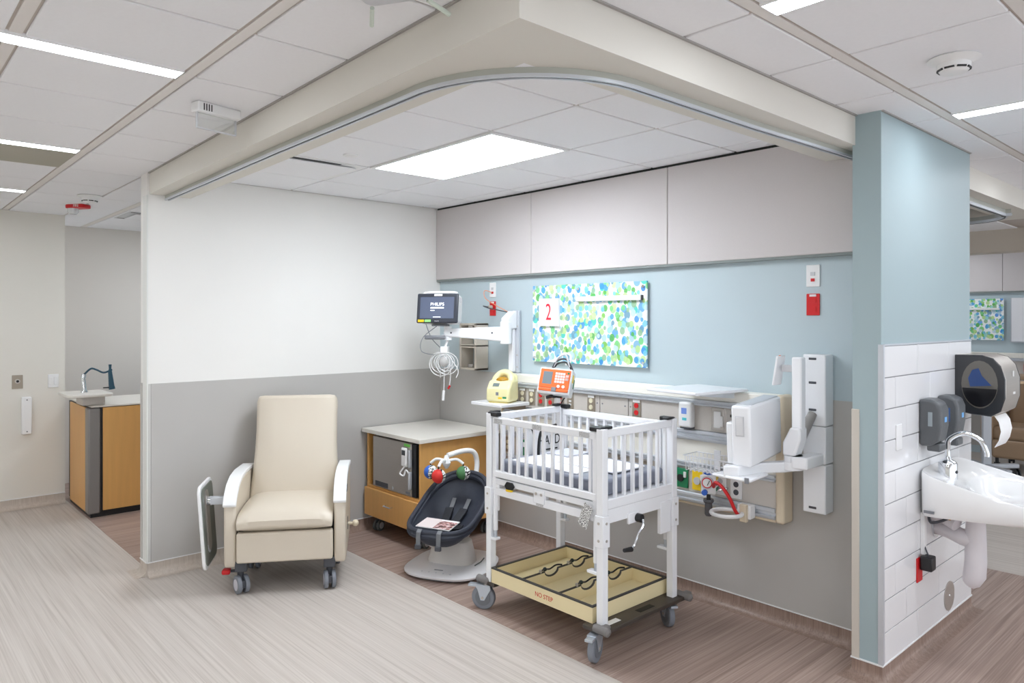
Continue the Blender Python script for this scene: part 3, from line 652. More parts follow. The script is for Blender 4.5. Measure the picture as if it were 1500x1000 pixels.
G().prism([(-0.02, -0.07), (0.10, -0.06), (L*0.72, -0.04), (L+0.02, -0.03), (L+0.03, 0.0), (L+0.02, 0.03), (0.10, 0.045), (-0.02, 0.045)], 'y', -0.033, 0.033, M).build('link', ENAMEL, t, 0.012, 3)
for a in (0.10, L*0.93): 
    q0 = M @ Vector((a, 0.0335, 0.0)); q1 = M @ Vector((a, 0.037, 0.0)); G().cyl(q0, q1, 0.007, n=10).build('bolt', DKGREY, t)
G().cyl(end+Vector((0, 0, -0.05)), end+Vector((0, 0, 0.055)), 0.03, n=20).build('pivot', ENAMEL, t)
Box('utility_bar', MIDGREY, t, -0.10, 0.07, -0.012, 0.012, -0.016, 0.016, 0.01, M=rotM(0, 0, 33, end+Vector((-0.02, -0.09, -0.03))))
G().tube([end+Vector((0, 0, -0.02)), end+Vector((-0.02, -0.08, -0.03))], 0.014, 10).build('bar_stub', ENAMEL, t)
Box('cable_hook', PLASTIC, t, -0.03, 0.03, -0.02, 0.02, -0.03, 0.02, 0.004, M=rotM(0, 0, 33, end+Vector((0.0, -0.03, -0.12))))
G().tube([end+Vector((0, 0, -0.045)), end+Vector((0, -0.03, -0.11))], 0.010, 8).build('hook_stub', PLASTIC, t)

t = thing('patient_monitor', 'white patient monitor with start-up screen on the wall arm', 'monitor', (0.625, -0.47, 1.632), 36)
M = rotM(-9, 0, 0, (0, 0, 0.115))
Box('housing', PLASTIC, t, -0.155, 0.155, -0.035, 0.10, -0.105, 0.118, 0.025, M=M, seg=3)
Box('bezel', mat('bezel', S(52,56,66), 0.35), t, -0.162, 0.162, -0.055, -0.033, -0.112, 0.115, 0.012, M=M, seg=3)
Box('screen', mat('screen', S(84,92,112), 0.25, emit=0.2), t, -0.135, 0.130, -0.0575, -0.054, -0.078, 0.086, 0.001, M=M)
G().tube([M @ Vector(p) for p in spline([(-0.12, -0.0, 0.108), (-0.11, 0.02, 0.135), (0.11, 0.02, 0.135), (0.12, 0.0, 0.108)], 5)], 0.010, 10).build('handle', PLASTIC, t)
def on(p): return M @ Vector(p)
sw = mat('screen_white', S(240,244,250), 0.4, emit=0.8)
text('PHILIPS', 0.034, sw, t, on((0.0, -0.0585, 0.03)), (81, 0, 0))
Box('progress_bar', sw, t, -0.052, 0.052, -0.0585, -0.0575, -0.002, 0.008, M=M)
Box('text_line', sw, t, -0.052, -0.02, -0.0585, -0.0575, -0.019, -0.014, M=M); Box('text_line', sw, t, -0.03, 0.03, -0.0585, -0.0575, -0.069, -0.065, M=M)
Box('sticker', PLASTIC, t, -0.028, 0.036, -0.0565, -0.054, 0.094, 0.110, M=M)
Box('sticker', YELLOW, t, -0.148, -0.10, -0.0565, -0.054, -0.105, -0.086, M=M); Box('sticker', mat('pale_green', S(150,220,130), 0.5), t, -0.094, -0.046, -0.0565, -0.054, -0.105, -0.086, M=M)
text('PHILIPS', 0.011, GREYPL, t, on((-0.0, -0.0562, -0.098)), (81, 0, 0))
for k in range(3): Box('vent', GREYPL, t, 0.1545, 0.156, 0.0, 0.05, 0.06+0.012*k, 0.064+0.012*k, M=M)
Box('mount_plate', MIDGREY, t, -0.06, 0.06, -0.01, 0.07, -0.012, 0.002, 0.003)
# cable bundle hanging under it
t = thing('cable_bundle', 'coiled white sensor cables hanging under the patient monitor', 'cable', (0.64, -0.44, 1.43), 33)
CABW = mat('cable_white', S(226,226,226), 0.45)
for k in range(7):
    rr = 0.042+0.009*k; cx, cz = random.uniform(-0.03, 0.03), -0.075-0.004*k; ty = random.uniform(-0.6, 0.6)
    G().tube([(cx+rr*math.cos(R(a))*math.cos(ty), rr*math.cos(R(a))*math.sin(ty)*0.5+random.uniform(-0.004, 0.004), cz+rr*math.sin(R(a))*0.95) for a in range(0, 360, 18)], 0.0035, 6, True).build('coil', CABW, t)
for k, (dx, bz) in enumerate(((0.0, -0.33), (0.05, -0.27), (-0.03, -0.20), (0.11, -0.20))):
    G().tube(spline([(dx*0.3, 0, -0.03), (dx, 0.01, -0.14), (dx*0.9, 0, bz)], 6), 0.0035, 6).build('lead', CABW, t)
G().cyl((0.0, 0, -0.30), (-0.006, 0, -0.375), 0.011, n=12).build('connector', PLASTIC, t)
G().cyl((0.05, 0, -0.26), (0.035, 0, -0.285), 0.008, n=10).build('connector', RED, t)
G().ball((0.0, 0, -0.08), 0.04, 12, (1, 0.6, 1)).build('cable_knot', mat('knot', S(188,186,184), 0.5), t)
G().tube(spline([(-0.05, -0.02, 0.19), (-0.16, -0.03, 0.10), (-0.17, -0.03, -0.0), (-0.08, 0, -0.03)], 6), 0.003, 6).build('lead', MIDGREY, t)
G().tube(spline([(-0.15, 0.0, 0.22), (-0.10, 0.0, 0.10), (-0.02, 0.0, 0.02)], 6), 0.003, 6).build('lead', MIDGREY, t)
# glove/module rack on the wall
t = thing('module_rack', 'beige open two-bay rack fixed on the headwall behind the arm', 'rack', (0.55, -0.007, 1.268), 0)
BR = mat('rack_beige', S(206,196,182), 0.45)
g = G()
for z in (0, 0.185, 0.355): g.box(-0.105, 0.105, -0.13, 0, z, z+0.018)
g.box(-0.105, -0.082, -0.13, 0, 0, 0.373); g.box(0.082, 0.105, -0.13, 0, 0, 0.373)
g.build('frame', BR, t, 0.004)
Box('divider', BR, t, -0.082, 0.082, -0.13, -0.115, 0.178, 0.20, 0.003)
for z in (0.035, 0.345): Box('latch', STEEL, t, -0.03, 0.03, -0.10, -0.06, z-0.015, z+0.010, 0.003)

# ------------------------------------------------------------------ empty wall arm with white box (right)
t = thing('wall_workstation_arm', 'tall white wall channel with empty folding screen arm', 'wall arm', (3.357, 0, 0), 0)
def chan(z0, z1): Box('channel_section', ENAMEL, t, -0.06, 0.06, -0.10, -0.0065, z0, z1, 0.006)
chan(0.672, 0.925); chan(0.928, 1.12); chan(1.123, 1.49)
for z in (1.468, 1.345, 1.205, 0.70): 
    Box('slot_cap', DKGREY, t, -0.028, 0.012, -0.102, -0.09, z-0.006, z+0.006, 0.002)
G().prism([(-0.01, 1.04), (-0.05, 1.04), (-0.14, 1.10), (-0.14, 1.14), (-0.1, 1.14), (-0.01, 1.09)], 'x', -0.09, -0.045).build('lower_link', MIDGREY, t, 0.006) if False else None
LM = rotM(0, 0, 0, (0, 0, 0))
G().tube([(-0.005, -0.105, 1.185), (-0.02, -0.20, 1.075)], [0.022, 0.028], 12).build('gas_link', mat('warm_grey', S(150,146,142), 0.45), t)
Box('screen_post', ENAMEL, t, -0.035, 0.018, -0.275, -0.225, 1.115, 1.482, 0.008)
G().prism([(-0.035, 1.13), (0.018, 1.13), (0.018, 1.07), (-0.01, 0.985), (-0.075, 0.985), (-0.075, 1.05)], 'y', -0.29, -0.21).build('elbow', ENAMEL, t, 0.01)
G().cyl((-0.035, -0.25, 0.985), (-0.035, -0.25, 0.955), 0.045, n=24).build('pivot', ENAMEL, t)
G().cyl((-0.035, -0.25, 0.955), (-0.035, -0.25, 0.915), 0.05, n=24).build('pivot', ENAMEL, t)
G().prism([(0, -0.03), (0.05, -0.03), (0.05, -0.28), (-0.02, -0.30), (-0.05, -0.28), (-0.02, -0.10)], 'z', 0.925, 0.985).build('wall_link', ENAMEL, t, 0.008)
Box('stub', GREYPL, t, -0.09, -0.03, -0.27, -0.235, 1.405, 1.44, 0.004)
G().prism([(-0.13, 1.335), (-0.118, 1.335), (-0.094, 1.485), (-0.106, 1.485)], 'y', -0.295, -0.215).build('vesa_plate', ENAMEL, t, 0.003)
Box('pull_tab', ORANGE, t, -0.1075, -0.1035, -0.262, -0.248, 1.479, 1.488)
ar = G().prism([(-0.035, -0.22), (-0.06, -0.29), (-0.13, -0.40), (-0.16, -0.56), (-0.22, -0.60), (-0.245, -0.545), (-0.19, -0.52), (-0.17, -0.38), (-0.09, -0.22)], 'z', 0.898, 0.950).build('support_arm', ENAMEL, t, 0.006)
# equipment box on the arm
bdir = Vector((-0.1, 0.995, 0)); rzb = math.degrees(math.atan2(0.1, 0.995))
t = thing('equipment_box', 'tall white equipment box with side grip on the wall arm', 'equipment box', (3.247, -0.53, 0.9465), rzb)
Mb = rotM(3.5, 0, 0)
G().prism([(0.0, 0.0), (0.385, 0.0), (0.385, 0.30), (0.0, 0.30)], 'x', -0.098, 0.0, Mb).build('shell', ENAMEL, t, 0.012, 3)
G().prism([(0.02, 0.0), (0.36, 0.0), (0.36, 0.21), (0.02, 0.21)], 'x', -0.135, -0.09, Mb).build('side_module', ENAMEL, t, 0.008, 3)
Box('grip', GREYPL, t, -0.075, -0.03, -0.0025, 0.004, 0.15, 0.25, 0.001, M=Mb)
Box('grip_recess', mat('recess', S(222,222,224), 0.4), t, -0.070, -0.035, -0.0045, 0.002, 0.155, 0.245, 0.001, M=Mb)
Box('lid_channel', mat('pale_steel', S(196,200,206), 0.4), t, -0.085, -0.012, 0.05, 0.37, 0.2995, 0.304, 0.001, M=Mb)
t = thing('keyboard_tray', 'narrow white folding tray below the white equipment box', 'tray', (3.247, -0.55, 0.888), rzb)
G().prism([(-0.185, -0.02), (-0.03, -0.05), (0.03, -0.05), (0.03, 0.16), (-0.15, 0.13)], 'z', 0.002, 0.016).build('board', ENAMEL, t, 0.005)
Box('clip', MIDGREY, t, 0.0, 0.022, -0.054, -0.047, -0.004, 0.024, 0.002)

# ------------------------------------------------------------------ cabinet with under-counter fridge
def twin_caster(parent, x, y, r, ztop, m_rub, m_hub, rz=0, gap=0.018, wt=0.02):
    M = rotM(0, 0, rz, (x, y, 0))
    c = G(); c.box(-gap/2, gap/2, -r*0.7, r*0.8, r*0.7, r*1.5, M); c.tube([M @ Vector((0, r*0.35, r*1.3)), M @ Vector((0, r*0.35, ztop))], r*0.35, 12)
    co = c.build('caster', DKGREY if m_rub is not BLACK else BLACK, parent, 0.003)
    for s in (-1, 1):
        a = M @ Vector((s*gap/2, 0, r)); b = M @ Vector((s*(gap/2+wt), 0, r)); e = M @ Vector((s*(gap/2+wt+0.002), 0, r))
        wo = G().cyl(a, b, r, n=24).build('wheel', m_rub, co, 0.004)
        G().cyl(b, e, r*0.62, n=20).build('wheel_hub', m_hub, co)
    return co
t = thing('fridge_cabinet', 'maple cabinet with pale top on casters in the bay corner', 'cabinet', (0.05, -0.755, 0), 0)
WI, DE = 0.735, 0.733
Box('top', LAMTOP, t, -0.03, WI+0.03, -0.03, DE, 0.782, 0.813, 0.003)
Box('side_panel', WOOD, t, WI-0.022, WI, 0, DE, 0.135, 0.782, 0.002)
Box('side_panel', WOOD, t, 0, 0.022, 0, DE, 0.135, 0.782, 0.002)
Box('back_panel', WOOD, t, 0.022, WI-0.022, DE-0.02, DE, 0.135, 0.782)
Box('shelf', WOOD, t, 0.022, WI-0.022, 0.002, DE-0.02, 0.350, 0.372, 0.002)
Box('floor_board', WOOD, t, 0.022, WI-0.022, 0.002, DE-0.02, 0.135, 0.155)
dr = Box('drawer', WOOD, t, -0.004, WI+0.002, -0.022, -0.001, 0.137, 0.352, 0.003)
G().tube([(0.31, -0.022, 0.262), (0.31, -0.045, 0.258), (0.40, -0.045, 0.258), (0.40, -0.022, 0.262)], 0.005, 8).build('handle', CHROME, dr)
for x, y in ((0.06, 0.07), (WI-0.06, 0.07), (0.06, DE-0.07), (WI-0.06, DE-0.07)): twin_caster(t, x, y, 0.042, 0.136, mat('dark_rubber', S(96,100,100), 0.6), GREYPL, 20)
t = thing('small_fridge', 'stainless under-counter fridge inside the maple cabinet', 'fridge', (0.072, -0.755, 0.372), 0)
Box('body', BLACK, t, 0.05, 0.66, 0.03, 0.60, 0.002, 0.395)
Box('door', STEEL, t, 0.075, 0.60, -0.005, 0.03, 0.005, 0.392, 0.004)
Box('hinge_trim', BLACK, t, 0.605, 0.655, 0.0, 0.03, 0.005, 0.392, 0.003)
for z in (0.06, 0.22): Box('handle', ALU, t, 0.592, 0.612, -0.03, -0.004, z, z+0.13, 0.005)
Box('vent', DKGREY, t, 0.11, 0.29, -0.0065, -0.004, 0.012, 0.05, 0.002)
G().cyl((0.36, -0.005, 0.03), (0.36, -0.009, 0.03), 0.012, n=14).build('lock', CHROME, t)
Box('sticker', mat('pale_green2', S(120,210,90), 0.5), t, 0.51, 0.585, -0.0065, -0.004, 0.365, 0.385); Box('badge', MIDGREY, t, 0.53, 0.59, -0.0065, -0.004, 0.02, 0.035)
t = thing('fridge_thermometer', 'white digital thermometer with looped probe on the fridge door', 'thermometer', (0.604, -0.762, 0.66), 0)
Box('body', PLASTIC, t, -0.035, 0.035, -0.02, 0, -0.07, 0.07, 0.010, seg=3); Box('display', mat('lcd_dark', S(70,76,78), 0.3), t, -0.022, 0.022, -0.0215, -0.019, 0.015, 0.052, 0.001)
G().tube(spline([(0.0, -0.01, -0.07), (-0.03, -0.03, -0.12), (0.02, -0.03, -0.13), (0.03, -0.02, -0.09), (0.08, -0.03, -0.10)], 7), 0.006, 8).build('probe_cable', PLASTIC, t)

# ------------------------------------------------------------------ recliner
t = thing('recliner', 'cream vinyl hospital recliner with white arm caps on casters', 'recliner', (0.825, -1.79, 0), 57.7)
def arm(s):
    x0, x1 = sorted((s*0.290, s*0.360))
    pr = [(-0.035, 0.19), (-0.02, 0.162), (0.08, 0.155), (0.50, 0.20), (0.58, 0.28), (0.58, 0.66)]+[(0.30, 0.675), (0.16, 0.665), (0.06, 0.635), (-0.01, 0.58), (-0.04, 0.535)]
    a = G().prism(pr, 'x', x0, x1).build('arm', VINYL, t, 0.016, 3)
    top = [(-0.045, 0.535), (-0.052, 0.55), (-0.018, 0.60), (0.052, 0.655), (0.155, 0.687), (0.30, 0.697), (0.585, 0.682), (0.585, 0.66), (0.30, 0.673), (0.16, 0.662), (0.062, 0.632), (-0.008, 0.577), (-0.036, 0.535)]
    G().prism(top, 'x', x0-0.004, x1+0.004).build('arm_cap', PLASTIC, a, 0.006, 2)
    return a
aL = arm(-1); aR = arm(1)
G().cyl((0.360, 0.22, 0.335), (0.40, 0.22, 0.335), 0.010, n=12).build('lever', BEIGEC, aR); G().ball((0.41, 0.22, 0.335), 0.022, 12).build('lever_knob', BEIGEC, aR)
Box('lever_slot', BLACK, aR, 0.358, 0.3625, 0.205, 0.235, 0.30, 0.38); Box('recline_button', DKGREY, aR, 0.358, 0.366, 0.03, 0.075, 0.585, 0.63, 0.003)
# seat cushion: crowned
def cushion(x, y0, y1, z0, z1, crown, nose, n=14):
    g = G(); loops = []
    for i in range(n+1):
        u = -1+2*i/n; w_ = (1-abs(u)**6); xx = x*u
        ring = []
        for (yy, zz, cr) in ((y0+0.02, z0, 0), (y0-nose, z0+(z1-z0)*0.25, 0), (y0-nose*1.1, z0+(z1-z0)*0.6, 0.1), (y0+0.0, z1-0.018, 0.4), (y0+0.05, z1, 0.7), (y0+(y1-y0)*0.45, z1+0.008, 1.0), (y1, z1, 0.8), (y1, z0, 0)):
            ring.append((xx*(0.985 if cr == 0 else 1), yy, zz+crown*cr*w_-(0.014*(1-w_) if zz > z0 else -0.008*(1-w_))))
        loops.append(ring)
    return g.loft(loops)
cushion(0.284, -0.06, 0.50, 0.385, 0.497, 0.028, 0.022).build('seat_cushion', VINYL, t, 0.010, 3)
Box('footrest', VINYL, t, -0.284, 0.284, -0.062, 0.0, 0.195, 0.378, 0.014, seg=3)
Box('frame', BLACK, t, -0.28, 0.28, 0.0, 0.52, 0.20, 0.375)
# back: slightly waisted, leaning
g = G(); loops = []
for i in range(15):
    u = i/14; z = 0.47+0.675*u; y = 0.40+0.17*u; hw = 0.296-0.016*math.sin(PI*u)-0.024*u**1.2
    bul = 0.028*math.sin(PI*min(1, u*1.25))*0.7+0.012
    if u > 0.93: hw -= 0.012; 
    ring = [(-hw, y+0.02, z), (-hw+0.03, y-0.004, z), (-hw*0.5, y-bul, z), (0, y-bul*1.25, z), (hw*0.5, y-bul, z), (hw-0.03, y-0.004, z), (hw, y+0.02, z), (hw, y+0.13, z-0.02), (hw-0.03, y+0.15, z-0.02), (-hw+0.03, y+0.15, z-0.02), (-hw, y+0.13, z-0.02)]
    loops.append(ring)
g.loft(loops).build('backrest', VINYL, t, 0.02, 3)
for s in (-1, 1):
    Box('leg_bracket', DKGREY, t, s*0.262-0.035, s*0.262+0.035, -0.03, 0.06, 0.135, 0.20, 0.006)
    twin_caster(t, s*0.262, 0.0, 0.055, 0.15, RUBBER, mat('hub_lilac', S(206,204,214), 0.4), 30 if s < 0 else 10, 0.022, 0.024)
    Box('leg_bracket', DKGREY, t, s*0.262-0.03, s*0.262+0.03, 0.42, 0.50, 0.12, 0.22, 0.006)
    twin_caster(t, s*0.262, 0.46, 0.055, 0.15, RUBBER, MATS['hub_lilac'], 0, 0.022, 0.024)
Box('brake_pedal', RED, t, -0.385, -0.335, 0.02, 0.08, 0.105, 0.135, 0.01)
Box('brake_rod', DKGREY, t, -0.36, -0.24, 0.04, 0.06, 0.115, 0.128)
# fold-down side tray
Mt = rotM(0, -4, 2, (-0.462, -0.04, 0.155))
G().prism(rrect(-0.02, 0.34, 0.0, 0.51, 0.05, 5), 'x', -0.012, 0.006, Mt).build('side_tray', PLASTIC, t, 0.005)
G().prism(rrect(0.0, 0.32, 0.02, 0.49, 0.045, 5), 'x', 0.006, 0.012, Mt).build('tray_underside', mat('tray_green', S(112,116,108), 0.5), t)
G().prism(rrect(0.06, 0.15, 0.10, 0.47, 0.04, 5), 'x', 0.012, 0.02, Mt).build('tray_plate', mat('tray_metal', S(170,164,158), 0.35, 0.7), t)
g = G(); g.tube([Mt @ Vector((0.012, 0.10+0.035*math.cos(R(a)), 0.14+0.05*math.sin(R(a)))) for a in range(0, 360, 20)], 0.006, 6, True); g.build('tray_loop', ALU, t)
G().cyl(Mt @ Vector((0.012, 0.10, 0.40)), Mt @ Vector((0.04, 0.10, 0.40)), 0.03, n=18).build('tray_hinge', CHROME, t)
Box('tray_bracket', ALU, t, -0.46, -0.358, 0.04, 0.085, 0.535, 0.58, 0.004)

# ------------------------------------------------------------------ baby swing
t = thing('baby_swing', 'dark grey baby swing seat on white rounded electric base', 'baby swing', (1.195, -0.785, 0), 28)
def oval(a, b, z, n=36, e=2.6, cy=0):
    out = []
    for k in range(n):
        c, s = math.cos(2*PI*k/n), math.sin(2*PI*k/n)
        out.append((a*math.copysign(abs(c)**(2/e), c), cy+b*math.copysign(abs(s)**(2/e), s), z))
    return out
g = G(); g.loft([oval(0.255, 0.27, 0.012, e=3), oval(0.285, 0.30, 0.022, e=3), oval(0.288, 0.303, 0.034, e=3), oval(0.27, 0.285, 0.046, e=3), oval(0.20, 0.21, 0.053, e=3)])
g.build('base', mat('swing_white', S(228,226,228), 0.35), t, 0)
G().loft([oval(0.25, 0.265, 0.0), oval(0.258, 0.272, 0.014)]).build('base_foot', MIDGREY, t)
SW2 = mat('swing_grey', S(214,209,205), 0.4)
g = G(); g.loft([oval(0.165, 0.10, 0.048, e=3.2, cy=0.0), oval(0.150, 0.088, 0.11, e=3.2, cy=0.005), oval(0.125, 0.082, 0.19, e=3.2, cy=0.01), oval(0.10, 0.068, 0.207, e=3, cy=0.01)])
g.build('motor_housing', SW2, t)
g = G(); g.tube([(0.19+0*a, 0.10, 0.056) for a in (0,)]+[(0.20, 0.02, 0.057), (0.19, -0.06, 0.056)], 0.004, 6); g.build('track_line', DKGREY, t)
G().box(-0.03, 0.03, -0.215, -0.205, 0.0525, 0.0545).build('logo_print', MIDGREY, t)
for k in (-2, -1, 0, 1, 2): G().cyl((0.05*k, -0.25, 0.048), (0.05*k, -0.25, 0.0505), 0.006, n=8).build('button', GREYPL, t)
# two seat struts
G().tube(spline([(-0.06, -0.02, 0.175), (-0.07, -0.16, 0.20), (-0.06, -0.24, 0.265)], 5), [0.022]*10+[0.016], 10).build('seat_strut', SW2, t)
G().tube(spline([(0.06, 0.02, 0.175), (0.07, 0.10, 0.22), (0.07, 0.18, 0.30)], 5), [0.022]*10+[0.016], 10).build('seat_strut', SW2, t)
# fabric seat: dished shell along a bent centre line
SEAT = mat('charcoal_fabric', S(46,50,62), 0.6, noise=(14, 0.2), bump=0.8, bscale=26)
def seat_pt(u, v, k=1.0, off=0.0):
    rim = bez((0, -0.335, 0.285), (0, -0.20, 0.315), (0, 0.05, 0.42), (0, 0.27, 0.645), 1)
    P0, P1, P2, P3 = Vector((0, -0.325, 0.335)), Vector((0, -0.20, 0.345)), Vector((0, 0.05, 0.44)), Vector((0, 0.26, 0.605))
    c = P0*(1-u)**3+P1*3*u*(1-u)**2+P2*3*u*u*(1-u)+P3*u**3
    d = ((P1-P0)*(1-u)**2+(P2-P1)*2*u*(1-u)+(P3-P2)*u*u).normalized(); nrm = Vector((0, -d.z, d.y))
    q = abs(2*u-1); wd = 0.222*(1-q**3.2)**(1/2.4)*(0.97+0.06*u)
    dep = 0.125*(1-q**3)**0.7*(1-abs(v)**2.6)
    return c+Vector((wd*v, 0, 0))-nrm*(dep*k+off)
us = [0.5-0.5*math.cos(PI*i/26) for i in range(27)]; vs = [math.sin(PI/2*(-1+2*j/20)) for j in range(21)]
g = G(); pts = [seat_pt(u, v) for u in us for v in vs]; n = 21
fs = [(i*n+j, i*n+j+1, (i+1)*n+j+1, (i+1)*n+j) for i in range(26) for j in range(20)]
g.add(pts, fs); g.add([seat_pt(u, v, 0.55 if False else 1.0, 0.045*(1-abs(v)**6)**0.5*(1-abs(2*u-1)**6)**0.5+0.004) for u in us for v in vs], [f[::-1] for f in fs])
so_ = g.build('seat', SEAT, t, bend=80)
rimp = [seat_pt(u, -1) for u in us]+[seat_pt(u, 1) for u in us[::-1]][1:-1]
rimp = [p+Vector((0, 0, -0.012)) for p in rimp]
g = G(); g.tube(rimp, 0.017, 10, True); g.build('seat_rim', SEAT, so_)
# deep lower skirt of the seat
g = G(); g.tube([p+Vector((p.x*-0.03, 0.0, -0.026)) for p in rimp], 0.022, 10, True); g.build('seat_skirt', SEAT, so_)
STR = mat('strap_grey', S(112,114,118), 0.6); PAD = mat('pad_black', S(34,36,42), 0.7)
def ribbon(name, uv, m, wd=0.030, lift=0.016, th=0.004):
    P = [seat_pt(u, v)+Vector((0, -0.6, 0.8))*lift for u, v in uv]; g = G(); loops = []
    for i, p in enumerate(P):
        d = (P[min(i+1, len(P)-1)]-P[max(i-1, 0)]).normalized(); sd = d.cross(Vector((0, -0.6, 0.8))).normalized(); up = sd.cross(d)
        loops.append([p-sd*wd/2-up*th/2, p+sd*wd/2-up*th/2, p+sd*wd/2+up*th/2, p-sd*wd/2+up*th/2])
    return g.loft(loops).build(name, m, so_)
for s in (-1, 1):
    ribbon('strap', [(0.78-0.02*k, s*(0.26-0.006*k)) for k in range(0, 9)], STR)
    ribbon('strap_pad', [(0.66-0.022*k, s*(0.24-0.010*k)) for k in range(0, 11)], PAD, 0.055, 0.028, 0.018)
    ribbon('strap', [(0.44-0.006*k, s*(0.12+0.06*k)) for k in range(0, 8)], PAD, 0.035, 0.024, 0.008)
Mbk = seat_pt(0.41, 0)+Vector((0, -0.02, 0.03))
G().cbox((Mbk.x, Mbk.y, Mbk.z), (0.075, 0.04, 0.03)).build('buckle', PAD, so_, 0.008)
G().cbox((Mbk.x, Mbk.y-0.004, Mbk.z+0.017), (0.035, 0.02, 0.006)).build('buckle_button', STR, so_, 0.002)
for x in (-0.075, 0.065):
    G().prism([(-0.325, 0.345), (-0.352, 0.33), (-0.358, 0.24), (-0.352, 0.24), (-0.345, 0.322), (-0.32, 0.338)], 'x', x-0.015, x+0.015).build('strap', STR, so_, 0.002)
    Box('strap_clip', DKGREY, so_, x-0.02, x+0.02, -0.368, -0.345, 0.225, 0.255, 0.005)
Box('side_tag', mat('tag_orange', S(226,92,50), 0.6), so_, 0.226, 0.2285, 0.10, 0.13, 0.47, 0.50, M=None)
# mobile arm and toys
ma = G().tube(spline([(0.06, 0.265, 0.56), (0.06, 0.29, 0.66), (0.045, 0.265, 0.735), (0.0, 0.19, 0.755), (-0.07, 0.08, 0.738)], 7), 0.018, 12).build('mobile_arm', PLASTIC, t)
hub = Vector((-0.075, 0.07, 0.700))
g = G(); g.lathe([(0.012, 0.04), (0.018, 0.02), (0.03, -0.01), (0.022, -0.03), (0.01, -0.05)], hub)
hb = g.build('mobile_hub', PLASTIC, t)
toys = []
for k, (a, m1) in enumerate(((185, BLUE), (268, mat('toy_red', S(208,42,36), 0.6)), (20, mat('toy_green', S(72,122,76), 0.6)))):
    dx, dy = math.cos(R(a)), math.sin(R(a))
    e = hub+Vector((dx*0.115, dy*0.115, -0.018))
    G().tube(spline([hub+Vector((0, 0, 0.0)), hub+Vector((dx*0.07, dy*0.07, 0.012)), e], 5), 0.010, 8).build('mobile_spoke', PLASTIC, t)
    c = e+Vector((0, 0, -0.062)); r_ = 0.048
    G().cyl(e, c+Vector((0, 0, r_)), 0.005, n=8).build('toy_loop', BLACK, t)
    toy = G().ball(c, r_, 20).build('toy_ball', m1, t)
    BW = scribble('toy_print_%d' % k, S(240,240,238), S(14,14,16), 9, 9, 0.5)
    Mh = rotM(0, 0, (a+180 if k == 0 else 60 if k == 1 else 40), c)
    prof = [(max(1e-4, math.sin(PI*i/14)), -math.cos(PI*i/14)) for i in range(15)]
    vs_ = []; 
    for (pa, pb) in prof:
        for j in range(13):
            th = R(-90+180*j/12); vs_.append(Mh @ Vector((pa*math.cos(th)*r_*1.015, pa*math.sin(th)*r_*1.015, pb*r_*1.015)))
    G().add(vs_, [(i*13+j, i*13+j+1, (i+1)*13+j+1, (i+1)*13+j) for i in range(14) for j in range(12)]).build('toy_print', BW, toy)
# booklet lying on the seat
t = thing('booklet', 'white photo booklet lying across the swing seat', 'booklet', (1.305, -0.985, 0.352), 22)
Mk = rotM(8, 0, 0)
Box('pages', PLASTIC, t, -0.125, 0.125, -0.07, 0.07, 0, 0.006, 0.001, M=Mk)
BK = bpy.data.materials.new('booklet_print'); BK.use_nodes = True; nt = BK.node_tree; bsd = nt.nodes['Principled BSDF']
n = nt.nodes.new('ShaderNodeTexNoise'); n.inputs['Scale'].default_value = 5; tcn = nt.nodes.new('ShaderNodeTexCoord'); rp = nt.nodes.new('ShaderNodeValToRGB')
rp.color_ramp.elements[0].position = 0.42; rp.color_ramp.elements[0].color = S(70,40,40); rp.color_ramp.elements[1].position = 0.62; rp.color_ramp.elements[1].color = S(226,206,206); e = rp.color_ramp.elements.new(0.5); e.color = S(176,120,112)
nt.links.new(tcn.outputs['Generated'], n.inputs['Vector']); nt.links.new(n.outputs['Fac'], rp.inputs['Fac']); nt.links.new(rp.outputs['Color'], bsd.inputs['Base Color'])
Box('cover_picture', BK, t, 0.0, 0.123, -0.068, 0.045, 0.006, 0.0068, M=Mk)
Box('cover_page', mat('cover_pale', S(226,214,212), 0.5), t, -0.123, -0.002, -0.068, 0.068, 0.006, 0.0066, M=Mk)

# ------------------------------------------------------------------ hospital crib
CX0, CX1, CY0, CY1 = 1.907, 2.745, -1.05, -0.475      # post centres
t = thing('hospital_crib', 'white steel hospital crib with slatted sides and cream tray on casters', 'crib', (0, 0, 0), 0)
PW = 0.021
for (x, y) in ((CX0, CY0), (CX1, CY0), (CX1, CY1), (CX0, CY1)):
    p = Box('post', ENAMEL, t, x-PW, x+PW, y-PW, y+PW, 0.165, 1.135, 0.004)
    Box('post_sleeve', ENAMEL, p, x-PW-0.006, x+PW+0.006, y-PW-0.006, y+PW+0.006, 0.555, 0.71, 0.003)
    for z in (0.59, 0.675): G().cyl((x+PW+0.006, y, z), (x+PW+0.009, y, z), 0.007, n=10).build('bolt', STEEL, p); G().cyl((x, y-PW-0.006, z), (x, y-PW-0.009, z), 0.007, n=10).build('bolt', STEEL, p)
    sx = 1 if x > 2.3 else -1; sy = 1 if y > -0.8 else -1
# ends (fixed)
def end(x, panel=False):
    e = Box('end_rail', ENAMEL, t, x-0.016, x+0.016, CY0+PW, CY1-PW, 1.09, 1.13, 0.004)
    Box('end_rail', ENAMEL, t, x-0.016, x+0.016, CY0+PW, CY1-PW, 0.735, 0.785, 0.004)
    for k in range(7): 
        y = -0.953+0.0695*k; G().box(x-0.008, x+0.008, y-0.008, y+0.008, 0.785, 1.092).build('bar', ENAMEL, e)
    return e
eL = end(CX0); eR = end(CX1)
